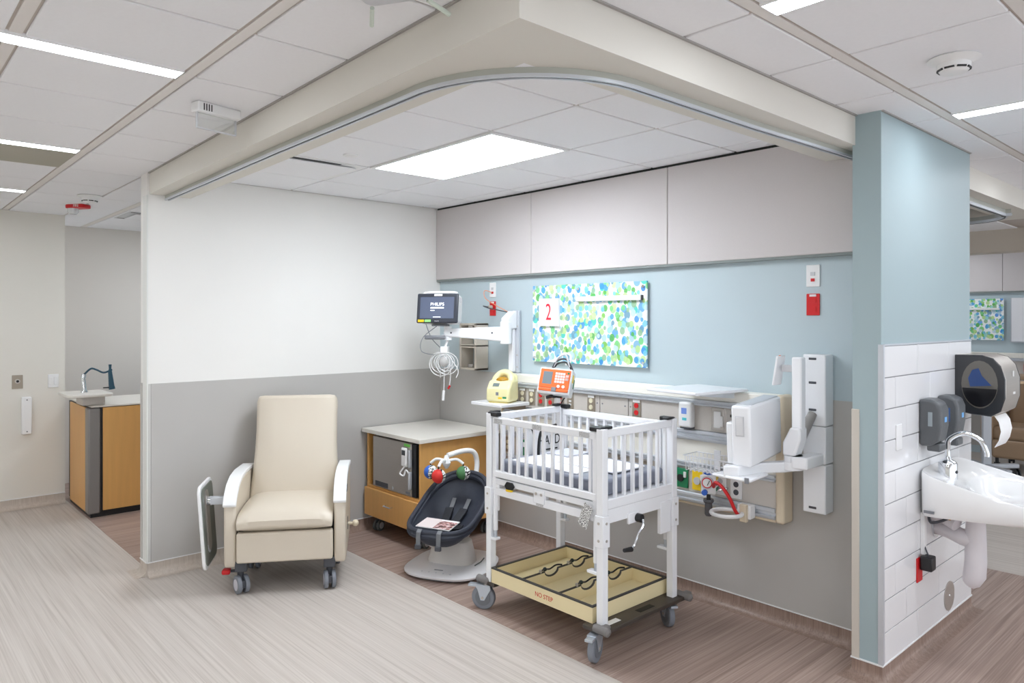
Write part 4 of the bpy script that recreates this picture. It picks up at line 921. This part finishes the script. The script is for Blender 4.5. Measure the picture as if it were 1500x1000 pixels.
# drop sides
def side(y, s):
    fr = G(); fr.box(CX0+PW+0.012, CX1-PW-0.012, y-0.014, y+0.014, 1.078, 1.115); fr.box(CX0+PW+0.012, CX1-PW-0.012, y-0.014, y+0.014, 0.775, 0.812)
    fr.box(CX0+PW+0.004, CX0+PW+0.034, y-0.012, y+0.012, 0.70, 1.118); fr.box(CX1-PW-0.034, CX1-PW-0.004, y-0.012, y+0.012, 0.70, 1.118)
    e = fr.build('side_rail', ENAMEL, t, 0.004)
    for k in range(11):
        x = 2.005+0.0665*k; G().box(x-0.008, x+0.008, y-0.008, y+0.008, 0.81, 1.08).build('bar', ENAMEL, e)
    for x in (CX0+PW+0.019, CX1-PW-0.019):        # slide tubes and stops
        G().cyl((x, y, 0.70), (x, y, 0.47), 0.014, n=12).build('slide_tube', ENAMEL, e)
        G().cyl((x, y, 0.47), (x, y, 0.43), 0.010, n=12).build('slide_spring', ZINC, e); Box('slide_stop', ENAMEL, e, x-0.045, x+0.02, y-0.02, y+0.02, 0.415, 0.43, 0.003)
    return e
sN = side(CY0+0.0, -1); sF = side(CY1, 1)
for y in (CY0, CY1):                              # lower frame channel
    f = G(); f.box(CX0, CX1, y-0.01, y+0.02, 0.672, 0.715); f.box(CX0, CX1, y-0.01, y+0.02, 0.735, 0.768)
    for a, b in ((CX0, 1.99), (2.27, 2.36), (2.66, CX1)): f.box(a, b, y-0.010, y+0.02, 0.715, 0.735)
    f.build('deck_frame', ENAMEL, t, 0.003)
for x in (CX0, CX1): Box('deck_frame', ENAMEL, t, x-0.012, x+0.012, CY0+PW, CY1-PW, 0.665, 0.735, 0.003)
Box('deck', ENAMEL, t, CX0+0.02, CX1-0.02, CY0+0.03, CY1-0.03, 0.765, 0.785, 0.002)
bk = Box('bracket_plate', ENAMEL, t, 2.275, 2.355, CY0-0.016, CY0-0.010, 0.69, 0.76, 0.002)
for x in (2.295, 2.335): G().cyl((x, CY0-0.016, 0.74), (x, CY0-0.019, 0.74), 0.008, n=10).build('bolt', STEEL, bk)
# release latch
p = G().prism([(2.045, 0.742), (2.062, 0.765), (2.105, 0.765), (2.125, 0.745), (2.11, 0.725), (2.06, 0.722)], 'y', CY0-0.022, CY0-0.012).build('release_latch', BLACK, t, 0.003)
G().prism([(2.057, 0.722), (2.112, 0.725), (2.105, 0.714), (2.064, 0.712)], 'y', CY0-0.024, CY0-0.012).build('latch_sticker', YELLOW, p)
# corner catches (black)
for x, y in ((CX0+0.03, CY0), (CX1-0.03, CY0), (CX1-0.03, CY1), (CX0+0.03, CY1)):
    Box('corner_catch', BLACK, t, x-0.04, x+0.04, y-0.02, y+0.02, 1.118, 1.142, 0.006)
for y in (CY0+0.03, CY1-0.03):
    for x in (CX0, CX1): Box('corner_catch', BLACK, t, x-0.018, x+0.018, y-0.03, y+0.03, 1.131, 1.145, 0.005)
# printed labels
LBL = scribble('label_print', S(236,236,236), S(60,60,66), 60, 16)
for x in (1.985, 2.30, 2.64): Box('label_strip', LBL, t, x-0.035, x+0.035, CY0-0.0152, CY0-0.014, 1.082, 1.108)
Box('label_strip', LBL, t, 2.29, 2.345, CY0-0.0112, CY0-0.010, 0.676, 0.694)
Mh = rotM(0, 22, 0, (2.665, CY0-0.035, 0.70))
Box('hang_tag', scribble('tag_print', S(238,238,236), S(30,30,34), 9, 60), t, -0.03, 0.03, -0.001, 0.001, -0.06, 0.06, M=Mh)
# crank at the end
cr = G().cyl((CX1+0.012, -0.80, 0.66), (CX1+0.05, -0.80, 0.66), 0.022, n=16).build('crank_hub', BLACK, t, 0.004)
Box('crank_lug', ENAMEL, cr, CX1+0.005, CX1+0.02, -0.87, -0.78, 0.635, 0.69, 0.004)
G().tube(spline([(CX1+0.055, -0.80, 0.655), (CX1+0.07, -0.82, 0.63), (CX1+0.075, -0.86, 0.60), (CX1+0.075, -0.89, 0.555), (CX1+0.08, -0.93, 0.535)], 5), 0.006, 8).build('crank_rod', CHROME, cr)
G().cyl((CX1+0.08, -0.925, 0.537), (CX1+0.085, -0.985, 0.545), 0.013, 0.010, 12).build('crank_grip', BLACK, cr)
Box('height_bracket', ENAMEL, t, CX1-0.008, CX1+0.015, CY1-0.12, CY1-0.03, 0.53, 0.70, 0.003)
Box('height_bracket', ENAMEL, t, CX0+0.03, CX0+0.06, CY0-0.004, CY0+0.016, 0.58, 0.70, 0.003)
# HARD panel and Y handle at the left end
hp_ = Box('name_panel', PLASTIC, t, CX0+0.020, CX0+0.026, -0.80, -0.515, 0.80, 1.0, 0.003)
text('HARD', 0.085, INK, hp_, (CX0+0.0266, -0.60, 0.93), (90, 0, 90)).scale = (0.8, 1, 1)
Box('label_strip', INK, hp_, CX0+0.0260, CX0+0.0266, -0.66, -0.53, 0.872, 0.880)
yh = G(); yb = Vector((2.02, -0.80, 0.87))
yh.tube(spline([yb, yb+Vector((0.0, -0.005, 0.08)), yb+Vector((0.0, -0.03, 0.16)), yb+Vector((-0.01, -0.09, 0.18))], 5), 0.008, 8)
yh.tube(spline([yb+Vector((0, 0.02, 0)), yb+Vector((0.0, 0.03, 0.10)), yb+Vector((0.0, 0.06, 0.15)), yb+Vector((0.02, 0.15, 0.17))], 5), 0.009, 8)
yh.build('release_handle', BLACK, t)
# base frame, bumpers, casters
BRN = mat('base_brown', S(66,58,52), 0.45)
Box('base_end', BRN, t, 2.665, 2.80, CY0-0.055, CY1+0.07, 0.150, 0.170, 0.003); Box('base_end', BRN, t, 1.85, 1.965, CY0-0.03, CY1+0.05, 0.150, 0.170, 0.003)
for y in (CY0+0.10, CY1-0.10): Box('base_rail', BRN, t, 1.96, 2.67, y-0.015, y+0.015, 0.150, 0.171)
Box('label_strip', PLASTIC, t, 2.73, 2.765, -1.02, -0.93, 0.170, 0.1712)
Box('label_strip', INK, t, 2.735, 2.77, -0.78, -0.66, 0.170, 0.1712)
for x, y, sx in ((1.86, CY0-0.02, -1), (2.775, CY0-0.04, 1), (2.785, CY1+0.055, 1), (1.86, CY1+0.04, -1)):
    G().tube([(x-0.05, y, 0.166), (x-0.042, y, 0.168), (x+0.042, y, 0.168), (x+0.05, y, 0.166)], [0.010, 0.021, 0.021, 0.010], 12).build('bumper', mat('bumper', S(120,116,114), 0.6), t)
    Box('bumper', MATS['bumper'], t, x-0.02, x+0.02, y-0.01, y+0.05, 0.155, 0.185, 0.008)
def big_caster(x, y, rz):
    M = rotM(0, 0, rz, (x, y, 0)); r = 0.07
    g = G()
    for s in (-1, 1): g.prism([(-0.05, 0.142), (0.045, 0.142), (0.05, 0.12), (0.012, 0.055), (-0.012, 0.055), (-0.03, 0.115)], 'x', s*0.022-0.002, s*0.022+0.002, M)
    g.box(-0.024, 0.024, -0.05, 0.045, 0.138, 0.144, M); g.box(-0.02, 0.02, -0.09, -0.045, 0.128, 0.140, M)
    c = g.build('caster', ZINC, t, 0.001)
    a, b = M @ Vector((-0.016, 0, r)), M @ Vector((0.016, 0, r))
    G().cyl(a, b, r, n=32).build('wheel', RUBBER, c, 0.006)
    for s in (-1, 1): G().cyl(M @ Vector((s*0.0155, 0, r)), M @ Vector((s*0.0185, 0, r)), 0.046, n=28).build('wheel_hub', mat('hub_dark', S(112,116,122), 0.5), c); G().cyl(M @ Vector((s*0.022, 0, r)), M @ Vector((s*0.027, 0, r)), 0.008, n=10).build('axle', STEEL, c)
    G().cyl(M @ Vector((0, 0.02, 0.142)), M @ Vector((0, 0.02, 0.152)), 0.02, n=14).build('swivel', STEEL, c)
big_caster(1.865, CY0-0.02, -60); big_caster(2.73, CY0-0.035, 20); big_caster(2.72, CY1-0.005, 60); big_caster(1.885, CY1+0.02, 25)
# cream storage tray with dividers
CRM = mat('cream_tray', S(236,220,176), 0.45); RIM = mat('tray_rim', S(62,60,58), 0.5)
TX0, TX1, TY0, TY1, TZ0, TZ1 = 1.937, 2.70, CY0-0.022, CY1+0.022, 0.172, 0.25
tr = Box('storage_tray', CRM, t, TX0+0.006, TX1-0.006, TY0+0.006, TY1-0.006, TZ0+0.001, TZ0+0.01)
for a in ((TX0, TX1, TY0, TY0+0.012), (TX0, TX1, TY1-0.012, TY1), (TX0, TX0+0.012, TY0+0.012, TY1-0.012), (TX1-0.012, TX1, TY0+0.012, TY1-0.012)):
    Box('tray_wall', CRM, tr, a[0], a[1], a[2], a[3], TZ0, TZ1); Box('tray_rim', RIM, tr, a[0]-0.0015, a[1]+0.0015, a[2]-0.0015, a[3]+0.0015, TZ1, TZ1+(0.007 if a[1]-a[0] > 0.1 else 0.0066))
for x in (2.185, 2.46):
    pr = [(TY0+0.012, TZ0+0.01), (TY1-0.012, TZ0+0.01), (TY1-0.012, TZ1)]+[(-0.615+0.055*math.cos(R(a)), TZ1-0.032*math.sin(R(a))) for a in range(0, 181, 20)]+[(-0.84+0.055*math.cos(R(a)), TZ1-0.032*math.sin(R(a))) for a in range(0, 181, 20)]+[(TY0+0.012, TZ1)]
    G().prism(pr, 'x', x-0.005, x+0.005).build('tray_divider', CRM, tr)
    rim = [(x, p[0], p[1]+0.003) for p in pr[2:]]
    G().tube(rim, 0.006, 6).build('divider_rim', RIM, tr)
    for yc in (-0.615, -0.84):
        G().tube(spline([(x, yc-0.085, TZ1+0.014), (x-0.015, yc-0.035, TZ1+0.010), (x-0.03, yc+0.02, TZ1-0.004), (x-0.02, yc+0.06, TZ1+0.012), (x, yc+0.09, TZ1+0.012)], 5), 0.005, 6).build('bungee', BLACK, tr)
        G().ball((x-0.015, yc-0.035, TZ1+0.010), 0.012, 10).build('bungee_bead', mat('bead', S(30,44,40), 0.5), tr)
        G().cyl((x, yc-0.085, TZ1+0.005), (x, yc-0.085, TZ1+0.02), 0.008, n=8).build('bungee_hook', STEEL, tr)
text('NO STEP', 0.034, mat('red_paint', S(206,52,40), 0.6), tr, (2.36, TY0-0.0006, TZ0+0.036))
# mattress, pad, folded sheets
t = thing('crib_mattress', 'grey vinyl crib mattress inside the white crib', 'mattress', (0, 0, 0), 0)
MATG = mat('slate_vinyl', S(136,140,154), 0.3, bump=0.5, bscale=22)
Box('mattress_core', MATG, t, CX0+0.035, CX1-0.03, CY0+0.03, CY1-0.03, 0.786, 0.868, 0.018, seg=4)
t = thing('folded_sheet', 'white folded sheets laid on the crib mattress', 'sheet', (0, 0, 0), 0)
SHE = mat('white_sheet', S(244,244,248), 0.8, bump=0.5, bscale=14)
Box('sheet_layer', SHE, t, 2.02, 2.52, CY0+0.06, CY1-0.09, 0.868, 0.874, 0.003); Box('sheet_layer', SHE, t, 2.25, 2.66, -0.86, -0.60, 0.874, 0.882, 0.003, M=rotM(0, 0, 0))
Box('sheet_fold', mat('pad_grey', S(206,208,218), 0.8), t, 2.02, 2.20, -0.72, -0.53, 0.874, 0.885, 0.004)

# ------------------------------------------------------------------ orange feeding pump clamped to the crib's far corner
t = thing('feeding_pump', 'orange and white feeding pump on the crib corner post', 'pump', (1.895, -0.50, 1.147), 27)
G().tube([(0, 0.02, 0.0), (0, 0.02, 0.05), (0.0, 0.03, 0.09)], [0.022, 0.018, 0.022], 12).build('clamp_post', PLASTIC, t)
Box('clamp', BLACK, t, -0.03, 0.03, 0.0, 0.05, 0.03, 0.05, 0.005); G().cyl((-0.02, -0.01, 0.045), (-0.06, -0.03, 0.035), 0.010, n=10).build('clamp_knob', BLACK, t)
Mp = rotM(-20, 4, 0, (-0.005, 0.01, 0.135))
Box('housing', PLASTIC, t, -0.107, 0.105, -0.033, 0.06, -0.088, 0.078, 0.010, M=Mp)
fp = Box('face_plate', ORANGE, t, -0.099, 0.097, -0.037, -0.028, -0.055, 0.068, 0.005, M=Mp)
Box('front_lip', ORANGE, t, -0.096, 0.096, -0.04, -0.02, -0.075, -0.056, 0.004, M=Mp)
Box('display', mat('lcd_pump', S(120,130,136), 0.25), fp, -0.078, -0.018, -0.0385, -0.036, -0.03, 0.05, 0.001, M=Mp)
KEY = mat('key_pale', S(244,224,220), 0.5)
for i in range(4):
    for j in range(4): Box('key', KEY, fp, 0.0+0.0165*i, 0.014+0.0165*i, -0.0388, -0.036, 0.034-0.0175*j, 0.048-0.0175*j, 0.001, M=Mp)
for i in range(2): 
    for j in range(2): Box('key', KEY, fp, 0.068+0.0005, 0.088, -0.0388, -0.036, 0.02-0.02*j, 0.036-0.02*j, 0.001, M=Mp)
Box('key', GREEN, fp, 0.078, 0.090, -0.0388, -0.036, 0.042, 0.054, M=Mp)
for i in (0.03, 0.062): G().cyl(Mp @ Vector((i, -0.036, -0.04)), Mp @ Vector((i, -0.0392, -0.04)), 0.010, n=14).build('key', KEY, fp)
Box('port', MIDGREY, t, -0.012, 0.02, -0.044, -0.03, -0.075, -0.048, 0.003, M=Mp)
Box('sticker', YELLOW, t, 0.1045, 0.106, -0.01, 0.02, 0.0, 0.05, M=Mp); Box('sticker', GREEN, t, 0.1045, 0.106, 0.026, 0.05, -0.03, 0.03, M=Mp)
for k, (w_, h_, m_) in enumerate(((0.07, 0.075, DKGREY), (0.062, 0.055, BLACK), (0.055, 0.10, GREYPL))):
    G().tube(spline([(-w_+0.03, 0.02, 0.20), (-w_*0.5+0.03, 0.02, 0.20+h_*0.8), (0.05, 0.03, 0.20+h_), (0.03+w_*0.8, 0.02, 0.20+h_*0.5), (0.03+w_, 0.02, 0.20)], 6), 0.006, 8).build('tubing', m_, t)
G().tube(spline([(-0.03, 0.03, 0.20), (0.0, 0.03, 0.27), (0.04, 0.03, 0.31), (0.08, 0.03, 0.30), (0.085, 0.03, 0.26), (0.05, 0.03, 0.24)], 6), 0.006, 8).build('tubing', PLASTIC, t)
G().cyl((-0.075, 0.02, 0.208), (-0.04, 0.02, 0.205), 0.011, n=10).build('connector', BLACK, t)
G().tube(spline([(0.075, 0.03, 0.13), (0.06, 0.06, 0.06), (0.02, 0.05, 0.0), (0.01, 0.06, -0.08)], 6), 0.004, 6).build('power_cord', BLACK, t)

# ------------------------------------------------------------------ sink and wall fittings on the tiled wing wall
WX = 3.7685
t = thing('wall_sink', 'white wall-hung ceramic sink on the tiled wing wall', 'sink', (WX, 0.42, 0), 0)
def srng(x0, x1, hy, z_back, z_front, n=40, e=4.0, yo=0):
    out = []
    for k in range(n):
        c, s = math.cos(2*PI*k/n), math.sin(2*PI*k/n)
        cx = math.copysign(abs(c)**(2/e), c); sy = math.copysign(abs(s)**(2/e), s)
        x = (x0+x1)/2+(x1-x0)/2*cx; f_ = max(0.0, (x-x0)/max(1e-6, (x1-x0)))
        out.append((x, yo+hy*sy*(1-0.06*f_**2), z_back+(z_front-z_back)*f_**0.8))
    return out
loops = [srng(0.10, 0.42, 0.18, 0.715, 0.735), srng(0.0, 0.52, 0.30, 0.700, 0.735, e=7), srng(0.0, 0.545, 0.315, 0.73, 0.752, e=7), srng(0.0, 0.555, 0.322, 0.918, 0.80, e=7), srng(0.004, 0.548, 0.315, 0.928, 0.81, e=7), srng(0.03, 0.525, 0.295, 0.912, 0.807, e=6),
         srng(0.15, 0.505, 0.245, 0.872, 0.805, e=3), srng(0.165, 0.495, 0.232, 0.858, 0.795, e=2.6), srng(0.19, 0.46, 0.19, 0.79, 0.775, e=2.4), srng(0.25, 0.40, 0.11, 0.762, 0.762, e=2.2), srng(0.31, 0.35, 0.02, 0.755, 0.755, e=2)]
G().loft(loops).build('basin', CERAM, t, bend=50)
G().cyl((0.33, 0, 0.756), (0.33, 0, 0.759), 0.022, n=18).build('drain', CHROME, t)
Box('badge', MIDGREY, t, 0.04, 0.085, -0.3205, -0.312, 0.728, 0.740)
fb = G().lathe([(0.042, 0.0), (0.042, 0.075), (0.036, 0.085), (0.016, 0.097), (0.012, 0.11)], (0.090, -0.135, 0.878), 24).build('faucet', CHROME, t)
G().tube(spline([(0.090, -0.135, 0.98), (0.090, -0.135, 1.03), (0.10, -0.135, 1.075), (0.16, -0.13, 1.11), (0.225, -0.12, 1.085), (0.252, -0.115, 1.03), (0.255, -0.115, 1.005)], 6), 0.012, 12).build('spout', CHROME, fb)
G().cyl((0.130, -0.142, 0.915), (0.134, -0.143, 0.915), 0.008, n=10).build('sensor', BLACK, fb)
t = thing('drain_trap', 'white padded drain trap and supply covers below the sink', 'pipe', (WX, 0.42, 0), 0)
G().tube([(0.20, -0.09, 0.735), (0.20, -0.09, 0.64), (0.20, -0.09, 0.48), (0.195, -0.09, 0.41), (0.18, -0.09, 0.375), (0.17, -0.09, 0.36)], [0.040, 0.044, 0.048, 0.05, 0.042, 0.03], 18).build('trap_sleeve', SLEEVE, t)
G().tube(spline([(0.20, -0.09, 0.58), (0.15, -0.09, 0.585), (0.07, -0.06, 0.60), (0.005, -0.03, 0.60)], 5), 0.040, 16).build('waste_sleeve', SLEEVE, t)
G().cyl((0.001, -0.03, 0.60), (0.008, -0.03, 0.60), 0.056, n=20).build('wall_flange', CHROME, t)
G().tube(spline([(0.004, -0.09, 0.68), (0.06, -0.10, 0.675), (0.10, -0.12, 0.665), (0.13, -0.13, 0.655)], 5), 0.036, 16).build('supply_sleeve', SLEEVE, t)
G().tube(spline([(0.09, -0.06, 0.70), (0.13, -0.06, 0.71), (0.17, -0.05, 0.70)], 5), 0.034, 16).build('supply_sleeve', SLEEVE, t)
G().cyl((0.001, -0.09, 0.68), (0.008, -0.09, 0.68), 0.045, n=20).build('wall_flange', CHROME, t)
G().cyl((0.10, -0.14, 0.715), (0.10, -0.14, 0.675), 0.020, n=12).build('valve', mat('brass', S(190,140,70), 0.3, 0.9), t)
G().tube(spline([(0.03, -0.22, 0.70), (0.05, -0.25, 0.67), (0.09, -0.22, 0.68), (0.12, -0.16, 0.70)], 5), 0.007, 8).build('hose', DKGREY, t)
t = thing('cable_raceway', 'thin white cable raceway under the sink edge', 'raceway', (WX, 0.19, 0.6), 0)
Box('channel', PLASTIC, t, 0.0, 0.02, -0.014, 0.014, -0.10, 0.11, 0.002)
t = thing('red_outlet', 'red outlet plate low on the white tiles under the sink', 'outlet', (WX, 0.155, 0.43), 90, 'red wall outlets')
Box('plate', RED, t, -0.036, 0.036, -0.006, 0, -0.06, 0.06, 0.002)
t = thing('power_adapter', 'black power adapter plugged into the red outlet under the sink', 'adapter', (WX+0.0075, 0.175, 0.465), 90)
Box('body', BLACK, t, -0.032, 0.032, -0.055, 0.0, -0.035, 0.035, 0.006); Box('label', PLASTIC, t, 0.0318, 0.0325, -0.042, -0.012, -0.02, 0.02); G().tube([(0.0, -0.03, 0.035), (-0.0, -0.02, 0.06), (0.01, -0.01, 0.075)], 0.004, 8).build('cord', DKGREY, t)
t = thing('access_cover', 'round steel access cover low on the white tiles', 'cover plate', (WX, 0.60, 0.185), 90)
G().cyl((0, 0, 0), (0, -0.004, 0), 0.078, n=36).build('disc', STEEL, t); G().cyl((0, -0.004, 0), (0, -0.006, 0), 0.006, n=8).build('screw', CHROME, t)
tag(Box('blank_plate', PLASTIC, None, WX, WX+0.005, -0.145, -0.075, 1.055, 1.175, 0.002), 'white blank wall plate on the tiles beside the soap dispensers', 'wall plate')
def soap(y, lab, blue):
    t = thing('soap_dispenser', lab, 'soap dispenser', (WX, y, 1.025), 90, 'grey soap dispensers')
    SG_ = mat('soap_grey', S(92,95,98), 0.35)
    G().prism([(0.0, 0.02), (-0.055, 0.02), (-0.088, 0.05), (-0.10, 0.12), (-0.10, 0.20), (-0.085, 0.238), (-0.05, 0.252), (0, 0.252)], 'x', -0.062, 0.062).build('body', SG_, t, 0.014, 3)
    Box('push_bar', SG_, t, -0.045, 0.045, -0.092, -0.03, -0.005, 0.035, 0.008)
    Box('window', mat('soap_window', S(150,160,165), 0.2) if not blue else mat('soap_blue', S(70,100,150), 0.2), t, -0.0635, -0.061, -0.062, -0.042, 0.12, 0.19, 0.002)
    Box('sticker', mat('sticker_blue', S(120,180,235), 0.5), t, -0.01, 0.02, -0.1015, -0.098, 0.14, 0.165)
soap(0.215, 'front dark grey soap dispenser on the white tiles', False); soap(0.475, 'rear dark grey soap dispenser next to the towel dispenser', True)
t = thing('towel_dispenser', 'smoky stainless paper towel dispenser with hanging towel', 'towel dispenser', (WX, 0.695, 1.155), 90)
SMK = mat('smoke_black', S(40,42,46), 0.25, coat=0.4)
pr = [(0.0, 0.02)]+[(0.0, 0.325)]+[(-0.13, 0.325), (-0.18, 0.31), (-0.215, 0.27), (-0.235, 0.20), (-0.235, 0.10), (-0.215, 0.03), (-0.17, 0.0), (-0.08, 0.005)]
G().prism(pr, 'x', 0.012, 0.285).build('front_shell', STEEL, t, 0.004)
G().prism(pr, 'x', 0.0, 0.012).build('side_shell', SMK, t, 0.004); G().prism(pr, 'x', 0.285, 0.297).build('side_shell', SMK, t, 0.004)
win = [(-0.118+0.085*math.cos(R(a)), 0.168+0.128*math.sin(R(a))*1.0) for a in range(0, 360, 15)]
G().prism(win, 'x', -0.003, 0.0).build('window', mat('smoke_window', S(96,92,86), 0.12, coat=0.5), t)
G().prism([(-0.118+0.082*math.cos(R(a)), 0.168+0.12*math.sin(R(a))) for a in range(190, 351, 10)], 'x', -0.0045, -0.0029).build('window_core', mat('core_black', S(20,20,24), 0.2), t)
G().prism([(-0.175, 0.165), (-0.075, 0.155), (-0.065, 0.20), (-0.085, 0.245), (-0.115, 0.255), (-0.13, 0.215)], 'x', -0.0046, -0.003).build('roll_cap', mat('roll_blue', S(36,66,120), 0.3), t)
g = G(); loops = []
for (yy, zz) in ((-0.175, 0.0), (-0.195, -0.03), (-0.205, -0.08), (-0.195, -0.13), (-0.175, -0.168)): loops.append([(0.05, yy, zz), (0.26, yy, zz), (0.26, yy+0.0015, zz), (0.05, yy+0.0015, zz)])
g.loft(loops).build('paper_towel', mat('paper', S(244,244,244), 0.8), t)
for z in (0.115, 0.24): Box('logo_print', PLASTIC, t, 0.15, 0.19 if z < 0.2 else 0.165, -0.2365, -0.2335, z, z+0.012 if z < 0.2 else z-0.03)

# ------------------------------------------------------------------ next bay, seen past the wing wall
t = thing('art_board', 'distant dot-print board on the far headwall past the sink', 'art', (1.50, 6.70, 1.415), 0)
Box('panel', DOTS, t, 0, 1.04, -0.006, 0.006, 0, 0.515, 0.001); Box('rail', PLASTIC, t, 0.45, 1.0, -0.03, -0.006, 0.375, 0.40, 0.003)
for x in (0.03, 1.01):
    for z in (0.03, 0.485): G().cyl((x, 0.022, z), (x, -0.014, z), 0.010, n=10).build('standoff', CHROME, t)
t = thing('whiteboard', 'white marker board on the far headwall past the sink', 'whiteboard', (2.62, 6.70, 1.405), 0)
Box('panel', ENAMEL, t, 0, 1.1, -0.01, 0.006, 0, 0.53, 0.002); Box('frame', ALU, t, -0.008, 0.0, -0.012, 0.006, 0, 0.53); Box('marker_tray', ALU, t, 0, 1.1, -0.05, 0.0, -0.012, 0.0)
t = thing('headwall_unit', 'distant service unit on the far headwall past the sink', 'service unit', (0, 6.73, 0), 0)
Box('backing', UNITP, t, 0.8, 5.2, -0.085, -0.008, 0.60, 1.20); Box('top_ledge', CREAMP, t, 0.8, 5.2, -0.104, -0.008, 1.205, 1.265, 0.006)
for z0, z1 in ((1.168, 1.203), (0.962, 1.022), (0.798, 0.832), (0.596, 0.654)): Box('rail', ALU, t, 0.8, 5.2, -0.11, -0.08, z0, z1, 0.004)
for x, m in ((2.55, PLATE), (2.68, YELLOW), (2.42, GREEN), (2.80, RED), (2.95, PLATE)): Box('outlet', m, t, x-0.04, x+0.04, -0.098, -0.084, 1.04 if m is not YELLOW else 0.86, 1.14 if m is not YELLOW else 0.97, 0.003)
TAN = mat('tan_vinyl', S(160,134,108), 0.45)
t = thing('tan_recliner', 'tan recliner behind the paper towel dispenser', 'recliner', (3.15, 5.95, 0), 0)
Box('seat', TAN, t, -0.45, 0.45, -0.42, 0.15, 0.34, 0.50, 0.05, seg=4); Box('backrest', TAN, t, -0.42, 0.42, 0.12, 0.30, 0.36, 1.05, 0.06, seg=4)
for s in (-1, 1): Box('arm', TAN, t, s*0.49-0.06, s*0.49+0.06, -0.45, 0.25, 0.16, 0.66, 0.05, seg=4); Box('arm_cap', BLACK, t, s*0.49-0.055, s*0.49+0.055, -0.44, 0.22, 0.661, 0.69, 0.01)
Box('footrest', TAN, t, -0.43, 0.43, -0.48, -0.42, 0.16, 0.36, 0.03, seg=3)
for x in (-0.4, 0.4):
    for y in (-0.38, 0.2): twin_caster(t, x, y, 0.05, 0.17, BLACK, DKGREY, 15)
t = thing('rolling_cart', 'grey metal cart post and casters beyond the tiled wall', 'cart', (2.79, 5.03, 0), 30)
GM = mat('cart_grey', S(186,190,196), 0.4, 0.3)
Box('post', GM, t, -0.04, 0.04, -0.03, 0.03, 0.13, 1.02, 0.006)
for a in (20, 110, 200, 290):
    q = Vector((math.cos(R(a)), math.sin(R(a)), 0)); 
    l = G().box(0.02, 0.34, -0.03, 0.03, 0.11, 0.16, Matrix.Rotation(R(a), 4, 'Z')).build('foot', GM, t, 0.012)
    twin_caster(t, q.x*0.31, q.y*0.31, 0.055, 0.125, BLACK, DKGREY, a)
Box('desk_top', mat('cart_top', S(206,178,142), 0.4), t, -0.25, 0.30, -0.22, 0.22, 1.02, 1.045, 0.006); Box('handle', BLACK, t, 0.30, 0.33, -0.15, 0.15, 1.015, 1.045, 0.008)
